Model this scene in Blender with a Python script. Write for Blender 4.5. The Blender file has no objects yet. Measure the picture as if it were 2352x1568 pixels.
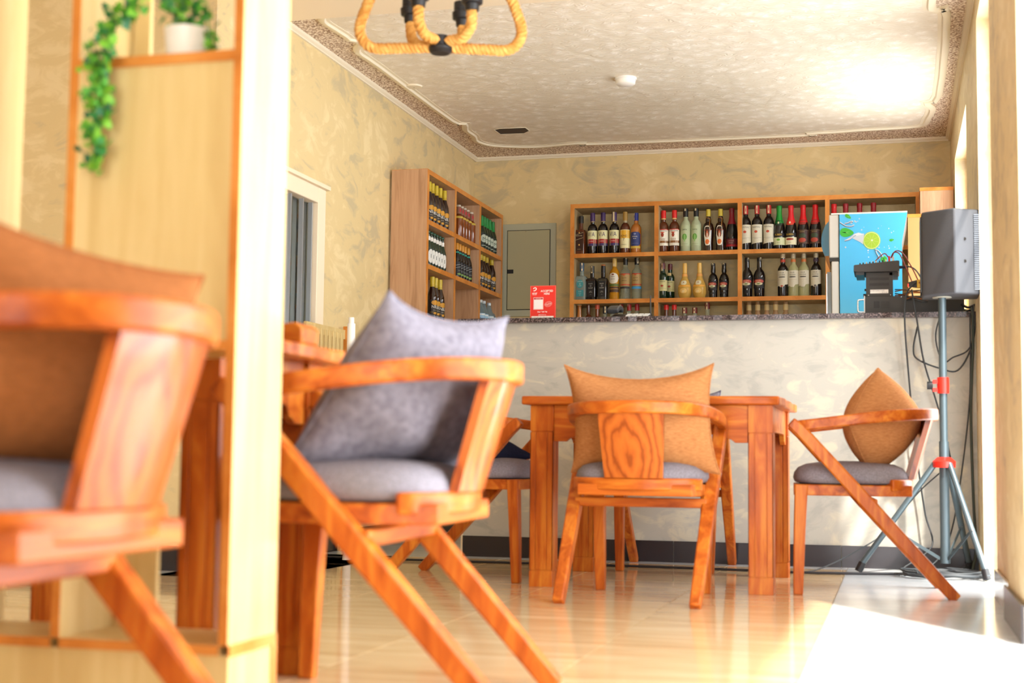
import bpy, math, random
from mathutils import Vector, Matrix
random.seed(7)
# ------------------------------------------------------------------ camera / light / exposure
SC = bpy.context.scene
COL = SC.collection
FPX, CXP, CYP, CAMZ = 3267.0, 1176.0, 784.0, 0.516
_Y = Vector((879, -271, -FPX)).normalized()
_X = Vector((12576, 121, FPX)); _X = (_X - _Y*_X.dot(_Y)).normalized()
_Z = _X.cross(_Y)
ROT = Matrix((_X, _Y, _Z))            # camera axes expressed in world rows
def at(px, py, axis, val):
    d = ROT @ Vector((px-CXP, CYP-py, -FPX))
    t = (val - (0, 0, CAMZ)[axis]) / d[axis]
    return Vector((0, 0, CAMZ)) + d*t
def setup():
    cd = bpy.data.cameras.new('camera'); cam = bpy.data.objects.new('camera', cd); COL.objects.link(cam)
    cam.matrix_world = Matrix.Translation((0, 0, CAMZ)) @ ROT.to_4x4()
    cd.sensor_width = 36.0; cd.lens = 36.0*FPX/2352.0; cd.clip_start = .05; cd.clip_end = 200
    cd.dof.use_dof = True; cd.dof.focus_distance = 9.4; cd.dof.aperture_fstop = 3.0
    SC.camera = cam
    w = bpy.data.worlds.new('world'); SC.world = w; w.use_nodes = True
    bg = w.node_tree.nodes['Background']; bg.inputs[0].default_value = (.95, .98, 1.0, 1); bg.inputs[1].default_value = 5.0
    s = bpy.data.lights.new('sun', 'SUN'); so = bpy.data.objects.new('sun', s); COL.objects.link(so)
    s.energy = 4.6; s.angle = math.radians(1.5); s.color = (1, .95, .86)
    so.rotation_euler = Vector((.30, -.50, .81)).to_track_quat('Z', 'Y').to_euler()
    so.location = (3, -4, 8)
    vs = SC.view_settings
    vs.view_transform = 'Standard'; vs.look = 'None'; vs.gamma = 1; vs.use_curve_mapping = False
    vs.exposure = 1.08
setup()
SC.cycles.max_bounces = 8; SC.cycles.diffuse_bounces = 5; SC.cycles.glossy_bounces = 4
SC.cycles.transmission_bounces = 6; SC.cycles.sample_clamp_indirect = 8
def portal(name, loc, rot, sx, sy):
    l = bpy.data.lights.new(name, 'AREA'); l.shape = 'RECTANGLE'; l.size = sx; l.size_y = sy
    l.cycles.is_portal = True
    o = bpy.data.objects.new(name, l); COL.objects.link(o); o.location = loc; o.rotation_euler = rot
portal('sky_portal', (.62, 6.15, 1.2), (0, math.radians(90), 0), 2.5, 1.1)
portal('sky_portal', (.62, 8.3, 1.6), (0, math.radians(90), 0), 1.6, 1.6)
portal('sky_portal', (.56, 3.1, 1.08), (0, math.radians(90), 0), 2.15, 2.4)
portal('sky_portal', (.56, -1.0, 1.48), (0, math.radians(90), 0), 1.35, 1.4)
portal('sky_portal', (-.6, -3.15, 1.2), (math.radians(90), 0, 0), 1.9, 2.4)

# ------------------------------------------------------------------ materials
def lin(h):
    h = h.lstrip('#'); v = [int(h[i:i+2], 16)/255 for i in (0, 2, 4)]
    return tuple((c/12.92 if c <= .04045 else ((c+.055)/1.055)**2.4) for c in v) + (1,)
MATS = {}
def mat(name, col, rough=.5, metal=0, coat=0, trans=0, ior=1.45, spec=.5, emit=None, alpha=1):
    if name in MATS: return MATS[name]
    m = bpy.data.materials.new(name); m.use_nodes = True
    b = m.node_tree.nodes['Principled BSDF']
    b.inputs['Base Color'].default_value = lin(col) if isinstance(col, str) else col
    b.inputs['Roughness'].default_value = rough; b.inputs['Metallic'].default_value = metal
    b.inputs['Coat Weight'].default_value = coat; b.inputs['Coat Roughness'].default_value = .08
    b.inputs['Transmission Weight'].default_value = trans; b.inputs['IOR'].default_value = ior
    b.inputs['Specular IOR Level'].default_value = spec
    if emit: b.inputs['Emission Color'].default_value = lin(emit); b.inputs['Emission Strength'].default_value = 1.5
    MATS[name] = m
    return m
def N(m, t, **kw):
    n = m.node_tree.nodes.new(t)
    for k, v in kw.items():
        if k.startswith('_'): setattr(n, k[1:], v)
        else: n.inputs[k].default_value = v
    return n
def L(m, a, b): m.node_tree.links.new(a, b)
def ramp(m, stops, fac):
    r = m.node_tree.nodes.new('ShaderNodeValToRGB')
    e = r.color_ramp.elements
    while len(e) < len(stops): e.new(.5)
    for i, (p, c) in enumerate(stops): e[i].position = p; e[i].color = lin(c) if isinstance(c, str) else c
    L(m, fac, r.inputs[0]); return r.outputs[0]
def coords(m, scale=(1, 1, 1), rot=(0, 0, 0), src='Object'):
    tc = N(m, 'ShaderNodeTexCoord'); mp = N(m, 'ShaderNodeMapping')
    mp.inputs['Scale'].default_value = scale; mp.inputs['Rotation'].default_value = rot
    L(m, tc.outputs[src], mp.inputs[0]); return mp.outputs[0]
def noise(m, vec, scale, detail=4, rough=.55, dist=0):
    n = N(m, 'ShaderNodeTexNoise', Scale=scale, Detail=detail, Roughness=rough, Distortion=dist); L(m, vec, n.inputs['Vector']); return n.outputs['Fac']
def bump(m, h, strength, dist=.01):
    b = N(m, 'ShaderNodeBump', Strength=strength, Distance=dist); L(m, h, b.inputs['Height'])
    L(m, b.outputs[0], m.node_tree.nodes['Principled BSDF'].inputs['Normal'])
def P(m): return m.node_tree.nodes['Principled BSDF']
def wood(name, c0, c1, c2, rough=.3, coat=.6, scale=(9, 9, 1.3), ns=2.2, rot=(0, 0, 0)):
    m = mat(name, c1, rough, coat=coat)
    v = coords(m, scale, rot)
    f = noise(m, v, ns, 5, .6, .7)
    L(m, ramp(m, [(.30, c0), (.48, c1), (.72, c2)], f), P(m).inputs['Base Color']); P(m).inputs['Specular IOR Level'].default_value = .25
    v2 = coords(m, tuple(s*7 for s in scale), rot); bump(m, noise(m, v2, 6, 2), .06, .003)
    return m
def plaster(name, c0, c1, c2, sc=2.2, seed=0):
    m = mat(name, c1, .62)
    v = coords(m, (1, 1, 1), (.3+seed, .5, seed))
    big = noise(m, v, sc, 3, .55, .9)
    v2 = coords(m, (1.0, 1.0, 1.8), (seed, .7, .6)); sm = noise(m, v2, sc*2.3, 5, .6, 1.2)
    a = N(m, 'ShaderNodeMath', _operation='MULTIPLY'); a.inputs[1].default_value = .5; L(m, big, a.inputs[0])
    mx = N(m, 'ShaderNodeMath', _operation='MULTIPLY_ADD'); mx.inputs[1].default_value = .5
    L(m, sm, mx.inputs[0]); L(m, a.outputs[0], mx.inputs[2])
    L(m, ramp(m, [(.40, c0), (.475, c1), (.53, c1), (.60, c2)], mx.outputs[0]), P(m).inputs['Base Color'])
    bump(m, sm, .15, .004)
    return m
M_WALL = plaster('tan_plaster', '#c2b28c', '#d9c390', '#e4d0a0', 2.0)
M_COUNTER = plaster('pale_plaster', '#a8a79f', '#b6b4aa', '#ccc6b2', 2.6, 1.3)
M_PIER = plaster('cream_plaster', '#c4b596', '#dac9a0', '#e4d6b2', 2.0, .7)
M_CREAM = mat('cream_paint', '#ecdcc0', .55)
M_CORN = mat('cornice_paint', '#e6dcc4', .5)
def speckle():
    m = mat('speckled_ceiling', '#b59d88', .8)
    v = coords(m); n = noise(m, v, 95, 2, .5)
    L(m, ramp(m, [(.40, '#957b66'), (.50, '#d6bfa8'), (.60, '#f4ebdc')], n), P(m).inputs['Base Color']); bump(m, n, .4, .004)
    return m
M_SPECK = speckle()
def embossed():
    m = mat('embossed_ceiling', '#e9dfcc', .6)
    v = coords(m)
    nd = N(m, 'ShaderNodeTexNoise', Scale=9.0, Detail=2.0); L(m, v, nd.inputs['Vector'])
    va = N(m, 'ShaderNodeVectorMath', _operation='MULTIPLY_ADD'); va.inputs[1].default_value = (.10, .10, 0); L(m, nd.outputs['Color'], va.inputs[0]); L(m, v, va.inputs[2])
    vo = N(m, 'ShaderNodeTexVoronoi', Scale=12.0, Randomness=.9); L(m, va.outputs[0], vo.inputs['Vector'])
    v3 = coords(m, (1, 1, 1)); n1 = noise(m, v3, 26, 4, .7, 2.5)
    w = N(m, 'ShaderNodeTexWave', _wave_type='RINGS', Scale=14.0, Distortion=16.0, Detail=2.0); L(m, v, w.inputs['Vector'])
    a = N(m, 'ShaderNodeMath', _operation='SUBTRACT'); a.inputs[0].default_value = .62; L(m, vo.outputs['Distance'], a.inputs[1])
    b = N(m, 'ShaderNodeMath', _operation='MULTIPLY'); L(m, a.outputs[0], b.inputs[0]); L(m, n1, b.inputs[1])
    c = N(m, 'ShaderNodeMath', _operation='MULTIPLY_ADD'); c.inputs[1].default_value = .16; L(m, w.outputs['Fac'], c.inputs[0]); L(m, b.outputs[0], c.inputs[2])
    L(m, ramp(m, [(.08, '#e4dac6'), (.26, '#eee6d6'), (.40, '#fffaf0')], c.outputs[0]), P(m).inputs['Base Color'])
    bump(m, c.outputs[0], .8, .012)
    return m
M_EMB = embossed()
def tile_mat(name, c0, c1, c2, rough, ys=7.0):
    m = mat(name, c1, rough, spec=.6)
    v = coords(m, (1.0, ys, 1.0), src='Object')
    oi = N(m, 'ShaderNodeObjectInfo'); ad = N(m, 'ShaderNodeVectorMath', _operation='ADD')
    cm = N(m, 'ShaderNodeCombineXYZ'); mu = N(m, 'ShaderNodeMath', _operation='MULTIPLY'); mu.inputs[1].default_value = 40
    L(m, oi.outputs['Random'], mu.inputs[0]); L(m, mu.outputs[0], cm.inputs[1])
    L(m, v, ad.inputs[0]); L(m, cm.outputs[0], ad.inputs[1])
    f = noise(m, ad.outputs[0], 1.7, 5, .6, .8)
    L(m, ramp(m, [(.3, c0), (.5, c1), (.7, c2)], f), P(m).inputs['Base Color'])
    return m
M_TILE = tile_mat('tan_tile', '#c4a375', '#d4b78b', '#e0c8a0', .09)
M_TILE2 = tile_mat('pale_tile', '#c4c9cc', '#ced3d5', '#d8dbdc', .14, 2.0)
M_BASE = mat('dark_skirting_tile', '#2b2629', .25)
M_GROUT = mat('grout', '#8f8577', .8)
M_WOOD = wood('orange_brown_wood', '#8c3c0c', '#b4591a', '#d4842e', .34, .06)
M_WOODX = wood('orange_brown_wood_cross', '#8c3c0c', '#b4591a', '#d4842e', .34, .06, (1.3, 9, 9))
M_WOODD = wood('deep_brown_wood', '#6a280a', '#97400f', '#b55c1c', .3, .3)
def knotwood():
    m = mat('knotty_splat_wood', '#b0602a', .28, coat=.3)
    v = coords(m, (1.0, 1.0, .34))
    w = N(m, 'ShaderNodeTexWave', _wave_type='RINGS', _rings_direction='SPHERICAL', Scale=11.0, Distortion=8.0, Detail=4.0)
    w.inputs['Detail Scale'].default_value = 1.2
    ad = N(m, 'ShaderNodeVectorMath', _operation='ADD'); ad.inputs[1].default_value = (.01, .17, -.19)
    L(m, v, ad.inputs[0]); L(m, ad.outputs[0], w.inputs['Vector'])
    L(m, ramp(m, [(.0, '#90400e'), (.22, '#b0561a'), (1, '#c06522')], w.outputs['Fac']), P(m).inputs['Base Color'])
    return m
M_KNOT = knotwood()
M_LAM = wood('greyed_oak_laminate', '#a98262', '#bc9472', '#c8a280', .45, 0, (14, 14, 1.0), 3)
M_EDGE = wood('orange_pine_edging', '#b56c28', '#cd8238', '#da9a50', .4, .1, (3, 3, 3), 2)
M_MAPLE = wood('pale_maple_laminate', '#c8ac72', '#d1b87e', '#dcc690', .4, .1, (9, 9, .8), 2)
M_SHELFIN = wood('shelf_interior_laminate', '#a38a66', '#b39a72', '#c0a880', .5, 0, (9, 9, 1.0), 3)
def fabric(name, c0, c1, sc=70, b=.35, stretch=(1, 1, 6)):
    m = mat(name, c1, .95, spec=.1)
    v = coords(m, stretch); f = noise(m, v, sc, 3)
    L(m, ramp(m, [(.35, c0), (.65, c1)], f), P(m).inputs['Base Color']); bump(m, f, b, .003)
    return m
M_SEAT = fabric('grey_seat_fabric', '#77737a', '#8b8790', 160, .2, (1, 1, 1))
M_BURLAP = fabric('brown_burlap', '#a46c42', '#ba8352', 60, .3)
M_RUST = fabric('rust_fabric', '#8c5730', '#9f6338', 60, .3, (1, 1, 4))
M_GREYP = fabric('grey_pillow_fabric', '#6a6670', '#807c86', 60, .25, (1, 1, 1))
M_NAVY = fabric('navy_fabric', '#15182a', '#20243a', 60, .2)
M_BLACK = mat('black_plastic', '#1d1d1f', .4)
M_CHAR = mat('charcoal_metal', '#3b3937', .55)
def spk():
    m = mat('speaker_cabinet', '#3e3f43', .55); v = coords(m); f = noise(m, v, 320, 2); bump(m, f, .5, .002); return m
M_SPK = spk()
M_GREYMET = mat('painted_grey_metal', '#b2b39c', .5)
M_POLE = mat('blue_grey_pole', '#4c5a60', .35, metal=.3)
M_RED = mat('red_clamp', '#e0261a', .35)
M_WHITE = mat('white_paint', '#f2efe9', .4)
M_OFFW = mat('offwhite_plastic', '#d8d6d0', .4)
M_CHROME = mat('chrome', '#d8d8d8', .2, metal=1)
M_CABLE = mat('dark_grey_cable', '#33373a', .5)
M_CABRED = mat('red_cable', '#8c2f22', .5)
M_CABOR = mat('copper_cable', '#a8642c', .5)
M_ROPE = fabric('golden_jute_rope', '#bb8340', '#d6a45e', 30, .3, (1, 1, 1))
M_GLASS = mat('window_glass', '#dfe8ea', .02, trans=1, ior=1.45)
M_PANEBACK = mat('pane_reflection_tone', '#8f8b78', .7)
def granite():
    m = mat('dark_granite', '#3a3134', .25); v = coords(m); f = noise(m, v, 130, 3)
    L(m, ramp(m, [(.42, '#241e20'), (.55, '#5a4c4e'), (.68, '#8c7c78')], f), P(m).inputs['Base Color']); return m
M_GRAN = granite()

# ------------------------------------------------------------------ mesh helpers
class MB:
    def __init__(s): s.v = []; s.f = []
    def add(s, vs, fs):
        o = len(s.v); s.v += [Vector(v) for v in vs]; s.f += [tuple(i+o for i in f) for f in fs]; return s
    def box(s, x0, x1, y0, y1, z0, z1, M=None):
        vs = [Vector((x, y, z)) for z in (z0, z1) for x, y in ((x0, y0), (x1, y0), (x1, y1), (x0, y1))]
        if M: vs = [M @ v for v in vs]
        return s.add(vs, [(3, 2, 1, 0), (4, 5, 6, 7), (0, 1, 5, 4), (1, 2, 6, 5), (2, 3, 7, 6), (3, 0, 4, 7)])
    def rings(s, rs, cap=True, closed=False):
        n = len(rs[0]); o = len(s.v)
        for r in rs: s.v += [Vector(p) for p in r]
        k = len(rs)
        for i in range(k if closed else k-1):
            a, b = o+i*n, o+((i+1) % k)*n
            for j in range(n): s.f.append((a+j, a+(j+1) % n, b+(j+1) % n, b+j))
        if cap and not closed:
            s.f.append(tuple(reversed(range(o, o+n)))); s.f.append(tuple(range(o+(k-1)*n, o+k*n)))
        return s
    def lathe(s, prof, n=24, c=(0, 0), sq=0, sx=1, sy=1):
        rs = []
        for r, z in prof:
            ring = []
            for i in range(n):
                a = 2*math.pi*(i+.5)/n; ca, sa = math.cos(a), math.sin(a)
                k = 1
                if sq: e = sq if not callable(sq) else sq(z); k = 1/((abs(ca)**e+abs(sa)**e)**(1/e)) if e > 2 else 1
                ring.append((c[0]+r*k*ca*sx, c[1]+r*k*sa*sy, z))
            rs.append(ring)
        return s.rings(rs)
    def tube(s, pts, r, n=8, closed=False, up=Vector((0, 0, 1))):
        pts = [Vector(p) for p in pts]; rs = []; k = len(pts); prev = None
        for i, p in enumerate(pts):
            a = pts[(i-1) % k] if (i > 0 or closed) else pts[0]; b = pts[(i+1) % k] if (i < k-1 or closed) else pts[-1]
            t = (b-a).normalized()
            if prev is None:
                u = up.cross(t)
                if u.length < .1: u = Vector((1, 0, 0)).cross(t)
            else: u = prev - t*prev.dot(t)
            u.normalize(); prev = u; w = t.cross(u)
            rr = r[i] if isinstance(r, (list, tuple)) else r
            rs.append([p+u*math.cos(2*math.pi*j/n)*rr+w*math.sin(2*math.pi*j/n)*rr for j in range(n)])
        return s.rings(rs, closed=closed)
    def sweep(s, pts, w, h, up=Vector((0, 0, 1))):          # rectangular section, w sideways, h along up; lists allowed
        pts = [Vector(p) for p in pts]; rs = []; k = len(pts)
        for i, p in enumerate(pts):
            t = (pts[min(i+1, k-1)]-pts[max(i-1, 0)]).normalized()
            sd = t.cross(up).normalized(); u2 = sd.cross(t).normalized()
            ww = w[i] if isinstance(w, (list, tuple)) else w; hh = h[i] if isinstance(h, (list, tuple)) else h
            rs.append([p+sd*ww/2+u2*hh/2, p-sd*ww/2+u2*hh/2, p-sd*ww/2-u2*hh/2, p+sd*ww/2-u2*hh/2])
        return s.rings(rs)
    def prism(s, poly, z0, z1):                               # polygon in XY
        n = len(poly)
        return s.rings([[(x, y, z0) for x, y in poly], [(x, y, z1) for x, y in poly]])
    def mesh(s, name, smooth=None):
        me = bpy.data.meshes.new(name); me.from_pydata([tuple(v) for v in s.v], [], s.f); me.validate()
        import bmesh
        b = bmesh.new(); b.from_mesh(me); bmesh.ops.recalc_face_normals(b, faces=b.faces); b.to_mesh(me); b.free()
        if smooth:
            me.polygons.foreach_set('use_smooth', [True]*len(me.polygons)); me.set_sharp_from_angle(angle=math.radians(smooth))
        me.update(); return me
def obj(name, mb, m, parent=None, smooth=None, bevel=0, loc=None, sub=0, label=None):
    me = mb.mesh(name, smooth) if isinstance(mb, MB) else mb
    if m and not me.materials: me.materials.append(m)
    o = bpy.data.objects.new(name, me); COL.objects.link(o)
    if parent: o.parent = parent
    if loc is not None: o.location = loc
    if bevel:
        b = o.modifiers.new('bevel', 'BEVEL'); b.width = bevel; b.segments = 2; b.limit_method = 'ANGLE'; b.angle_limit = math.radians(35)
        me.polygons.foreach_set('use_smooth', [True]*len(me.polygons)); me.set_sharp_from_angle(angle=math.radians(smooth or 30))
    if sub: u = o.modifiers.new('sub', 'SUBSURF'); u.levels = sub; u.render_levels = sub
    if label: o['label'] = label
    return o
def tag(o, label, cat, group=None, kind=None):
    o['label'] = label; o['category'] = cat
    if group: o['group'] = group
    if kind: o['kind'] = kind
    return o
def thing(name, label, cat, loc=(0, 0, 0), rz=0, group=None):
    o = bpy.data.objects.new(name, None); COL.objects.link(o); o.empty_display_size = .05
    o.location = loc; o.rotation_euler = (0, 0, rz)
    return tag(o, label, cat, group)
def struct(name, mb, m, parent=None, **kw):
    o = obj(name, mb, m, parent, **kw)
    if not parent: o['kind'] = 'structure'
    return o
def copy_tree(o, parent=None):
    c = o.copy(); COL.objects.link(c)
    if parent: c.parent = parent
    for ch in list(o.children): copy_tree(ch, c)
    return c
def bez(pts, n=6):                                            # Catmull-Rom through points
    P_ = [Vector(p) for p in pts]; P_ = [P_[0]*2-P_[1]] + P_ + [P_[-1]*2-P_[-2]]; out = []
    for i in range(1, len(P_)-2):
        for k in range(n):
            t = k/n; a, b, c, d = P_[i-1:i+3]
            out.append(.5*((2*b)+(c-a)*t+(2*a-5*b+4*c-d)*t*t+(3*b-a-3*c+d)*t**3))
    out.append(P_[-2]); return out
TXT = {}
def text_geo(s, size, bold=0.0):
    key = (s, bold)
    if key not in TXT:
        c = bpy.data.curves.new('lettering', 'FONT'); c.body = s; c.size = 1; c.align_x = 'CENTER'; c.align_y = 'CENTER'
        c.resolution_u = 2; c.offset = bold; c.space_line = .85
        o = bpy.data.objects.new('lettering_source', c); me = bpy.data.meshes.new_from_object(o)
        TXT[key] = ([v.co.copy() for v in me.vertices], [tuple(p.vertices) for p in me.polygons])
        bpy.data.objects.remove(o); bpy.data.curves.remove(c); bpy.data.meshes.remove(me)
    vs, fs = TXT[key]; return [v*size for v in vs], fs
def add_text(mb, s, size, fn, bold=.0, sx=1.0):               # fn maps (u,v) -> 3D
    vs, fs = text_geo(s, size, bold); mb.add([fn(v.x*sx, v.y) for v in vs], fs); return mb

# ================================================================== SETTING
XL, XR, YB, ZC = -2.90, .375, 9.70, 2.625
# floor slab and tiles
fl = struct('floor', MB().box(-5.6, .62, -3.0, 9.9, -.12, -.004), M_GROUT)
def tile(x0, x1, y0, y1, m, cache={}):
    k = (round(x1-x0, 3), round(y1-y0, 3), m.name)
    if k not in cache:
        w, d = (x1-x0)/2-.0015, (y1-y0)/2-.0015
        cache[k] = MB().box(-w, w, -d, d, -.004, 0).mesh('tile'); cache[k].materials.append(m)
    o = bpy.data.objects.new('tile', cache[k]); COL.objects.link(o); o.parent = fl; o.location = ((x0+x1)/2, (y0+y1)/2, 0)
CW = (2.45-.22)/4
for j in range(16):
    y1 = 6.88-.6*j; y0 = y1-.6
    for i in range(9):
        x0 = -.22-CW*(i+1); x1 = x0+CW
        if x1 < -2.6 and y1 > 5.9: continue
        if x1 < -2.6 and y1 > 5.5:
            tile(x0, x1, y0, 5.40, M_TILE); continue
        tile(x0, x1, y0, y1, M_TILE)
    tile(-.22, .375, y0, y1, M_TILE2)
    if y0 > 5.4: tile(-2.86, -2.45, y0, y1, M_TILE2)
for i in range(5): tile(-.22-CW*(i+1) if i < 4 else -2.86, -.22-CW*i, 6.88, 7.03, M_TILE2)
tile(-.22, .375, 6.88, 7.03, M_TILE2)
for i in range(4): tile(-2.86, -2.14, 7.03+.6*i, 7.63+.6*i, M_TILE2)
for i in range(4):
    for k in range(4): tile(-2.14+.5575*k, -1.5825+.5575*k, 7.20+.625*i, 7.825+.625*i, M_TILE)  # hidden tiles added behind the bar for their bounced light
for i in range(6): tile(-5.33+.48*i, -4.85+.48*i, 5.40, 5.64, M_TILE2)
tile(.375, .62, 5.78, 6.62, M_TILE2)
# walls
struct('wall_back', MB().box(-3.1, .6, YB, YB+.2, 0, 2.9), M_WALL)
# left wall with a window hole
wl = MB()
WY0, WY1, WZ0, WZ1 = 6.05, 6.92, 1.02, 1.90
wl.box(-3.1, XL, 5.65, WY0, 0, 2.9); wl.box(-3.1, XL, WY1, YB, 0, 2.9); wl.box(-3.1, XL, WY0, WY1, 0, WZ0); wl.box(-3.1, XL, WY0, WY1, WZ1, 2.9)
struct('wall_left', wl, M_WALL)
struct('wall_hall', MB().box(-5.6, -3.1, 5.65, 5.85, 0, 2.9), M_WALL)
struct('wall_added_behind', MB().box(-5.8, -1.5, -3.1, -3.0, 0, 2.9).box(.3, .6, -3.1, -3.0, 0, 2.9).box(-1.5, .3, -3.1, -3.0, 2.3, 2.9), M_PIER)  # unseen wall added behind the camera to cut light from that side
struct('wall_hall_side', MB().box(-5.8, -5.6, -3.0, 5.85, 0, 2.9), M_WALL)
# right wall: piers and lintels around openings
wr = MB()
for y0, y1, z0, z1 in ((9.05, 9.9, 0, 2.9), (6.62, 7.62, 0, 2.9), (7.62, 9.05, 0, .6), (7.62, 9.05, 2.36, 2.9),
                       (5.78, 6.62, 2.50, 2.9), (4.98, 5.78, 0, 2.9)):
    wr.box(XR, XR+.12, y0, y1, z0, z1)
struct('wall_right', wr, M_PIER)
wr = MB(); wr.box(XR-.02, XR+.12, 4.30, 4.98, 0, 2.9)
wr.box(XR, XR+.12, 1.9, 4.30, 2.15, 2.9); wr.box(XR, XR+.12, -.3, 1.9, 0, 2.9); wr.box(XR, XR+.12, -3.0, -1.7, 0, 2.9); wr.box(XR, XR+.12, -1.7, -.3, 2.15, 2.9); wr.box(XR, XR+.12, -1.7, -.3, 0, .8)  # unseen openings here are sized to limit light on the foreground
struct('wall_right_near', wr, M_PIER)
# far window of the right wall, near opening with thin white frame
wf = struct('window_2', MB().box(XR+.07, XR+.11, 7.62, 7.67, .6, 2.36).box(XR+.07, XR+.11, 9.0, 9.05, .6, 2.36).box(XR+.07, XR+.11, 7.67, 9.0, .6, .65)
            .box(XR+.07, XR+.11, 7.67, 9.0, 2.31, 2.36).box(XR+.07, XR+.11, 8.31, 8.36, 1.0, 2.31), M_CREAM)
d1 = struct('door_1', MB().box(XR+.07, XR+.11, 5.78, 5.83, 0, 2.5).box(XR+.07, XR+.11, 6.57, 6.62, 0, 2.5).box(XR+.07, XR+.11, 5.83, 6.57, 2.45, 2.5), M_CREAM)
for z in (1.72, 2.02): obj('muntin', MB().box(XR+.08, XR+.10, 5.83, 6.57, z, z+.018), M_CREAM, d1)
# ceiling
struct('ceiling', MB().box(-5.8, .62, -3.0, YB+.2, ZC+.02, ZC+.12), M_SPECK)
struct('trim_beam', MB().box(XL-.2, XR+.2, 5.86, 6.23, 2.60, ZC+.02), M_CREAM)
CP = [(700, 22), (730, 43), (757, 62), (782, 78), (793, 87), (819, 94), (811, 114), (860, 149), (1028, 273), (1059, 280), (1062, 295), (1080, 308), (1088, 321),
      (1132, 332), (1227, 335), (1300, 329), (1342, 326), (1370, 328), (1837, 309), (1861, 304), (1920, 301), (1984, 296), (2116, 287), (2140, 267),
      (2150, 245), (2136, 230), (2165, 215), (2184, 29), (2155, 17), (2150, 0)]
out = [at(x, y, 2, 2.645).to_2d() for x, y in CP]
out = [Vector((-2.66, 6.235))] + [p for p in out if p.y > 6.25] + [Vector((.22, 6.24))]
def offset(poly, d):
    r = []
    for i, p in enumerate(poly):
        a = poly[i-1]; b = poly[(i+1) % len(poly)]; t = (b-a).normalized(); nrm = Vector((t.y, -t.x))
        q = p+nrm*d; r.append(q)
    return r
def off_in(poly, d):
    A = sum(poly[i-1].x*poly[i].y-poly[i].x*poly[i-1].y for i in range(len(poly)))
    return offset(poly, -d if A > 0 else d)
fine = [Vector(v[:2]) for v in bez([(p.x, p.y, 0) for p in out], 3)]
rim_in = off_in(fine, .035); rim2 = off_in(fine, .06)
rb = MB()
K = len(fine)
rb.rings([[(p.x, p.y, z) for p in ring] for ring, z in ((fine, ZC+.02), (fine, 2.634), (off_in(fine, .012), 2.624), (rim_in, 2.624), (off_in(fine, .042), 2.634), (rim2, 2.635), (rim2, ZC+.02))], cap=False)
struct('trim_1', rb, M_CORN, smooth=40)
struct('trim_ceiling_panel', MB().prism([(p.x, p.y) for p in off_in(fine, .012)], 2.637, ZC+.019), M_EMB)
def cornice(name, a, b, nrm):
    a, b = Vector(a), Vector(b); nrm = Vector(nrm)
    prof = [(0, 0), (.012, 0), (.014, .006), (.026, .014), (.030, .026), (0, .026)]
    rs = [[p+nrm*u+Vector((0, 0, v)) for u, v in prof] for p in (a, b)]
    return struct(name, MB().rings(rs), M_CORN)
cornice('trim_2', (XL, 6.23, 2.62), (XL, YB, 2.62), (1, 0, 0))
cornice('trim_3', (XL, YB, 2.62), (XR, YB, 2.62), (0, -1, 0))
cornice('trim_4', (XR, 6.23, 2.62), (XR, YB, 2.62), (-1, 0, 0))
cornice('trim_5', (-5.6, 5.65, 2.62), (-2.9, 5.65, 2.62), (0, -1, 0))
# skirting tiles
bs = struct('baseboard_left', MB().box(XL, XL+.006, 5.65, 9.7, 0, .104), M_GROUT)
for i in range(6): obj('skirting_tile', MB().box(XL+.006, XL+.013, 5.652+.62*i, 5.652+.62*i+.615, 0, .106), M_BASE, bs)
bh = struct('baseboard_hall', MB().box(-5.6, XL, 5.644, 5.65, 0, .104), M_GROUT)
for i in range(5): obj('skirting_tile', MB().box(-5.55+.54*i, -5.55+.54*i+.535, 5.636, 5.644, 0, .106), M_BASE, bh)
br = struct('baseboard_right', MB().box(XR-.006, XR, 4.99, 5.76, 0, .104), M_GROUT)
obj('skirting_tile', MB().box(XR-.014, XR-.006, 4.99, 5.37, 0, .106), M_TILE2, br); obj('skirting_tile', MB().box(XR-.014, XR-.006, 5.375, 5.76, 0, .106), M_TILE2, br)
bp = struct('baseboard_right_near', MB().box(XR-.026, XR-.02, 4.30, 4.98, 0, .104), M_GROUT)
obj('skirting_tile', MB().box(XR-.034, XR-.026, 4.30, 4.98, 0, .11), M_BASE, bp)
# left wall window
win = struct('window_1', MB().box(XL-.06, XL+.012, WY0-.01, WY0+.08, WZ0, WZ1).box(XL-.06, XL+.012, WY1-.10, WY1, WZ0, WZ1)
             .box(XL-.06, XL+.012, WY0+.08, WY1-.10, WZ1-.085, WZ1).box(XL-.06, XL+.012, WY0+.08, WY1-.10, WZ0, WZ0+.09), M_CREAM, bevel=.004)
obj('head_ledge', MB().box(XL, XL+.03, WY0-.05, WY1+.02, WZ1, WZ1+.02), M_CREAM, win)
obj('pane', MB().box(XL-.045, XL-.040, WY0+.08, WY1-.10, WZ0+.09, WZ1-.085), M_GLASS, win)
alu = mat('window_aluminium', '#b9bfc4', .3, metal=.6)
obj('dark_pane_strip', MB().box(XL-.11, XL-.08, 6.05, 6.52, WZ0, WZ1), mat('dark_strip_tone', '#2c2824', .9), win)  # added strip; its dark colour darkens the left part of the glass
for y in (6.53, 6.68, 6.80): obj('sash_bar', MB().box(XL-.035, XL-.012, y-.006, y+.006, WZ0+.09, WZ1-.085), alu, win)
obj('pane_backing', MB().box(XL-.30, XL-.12, WY0, WY1, WZ0, WZ1), M_PANEBACK, win)  # block behind the pane, coloured with the glass's grey reflection

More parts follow.
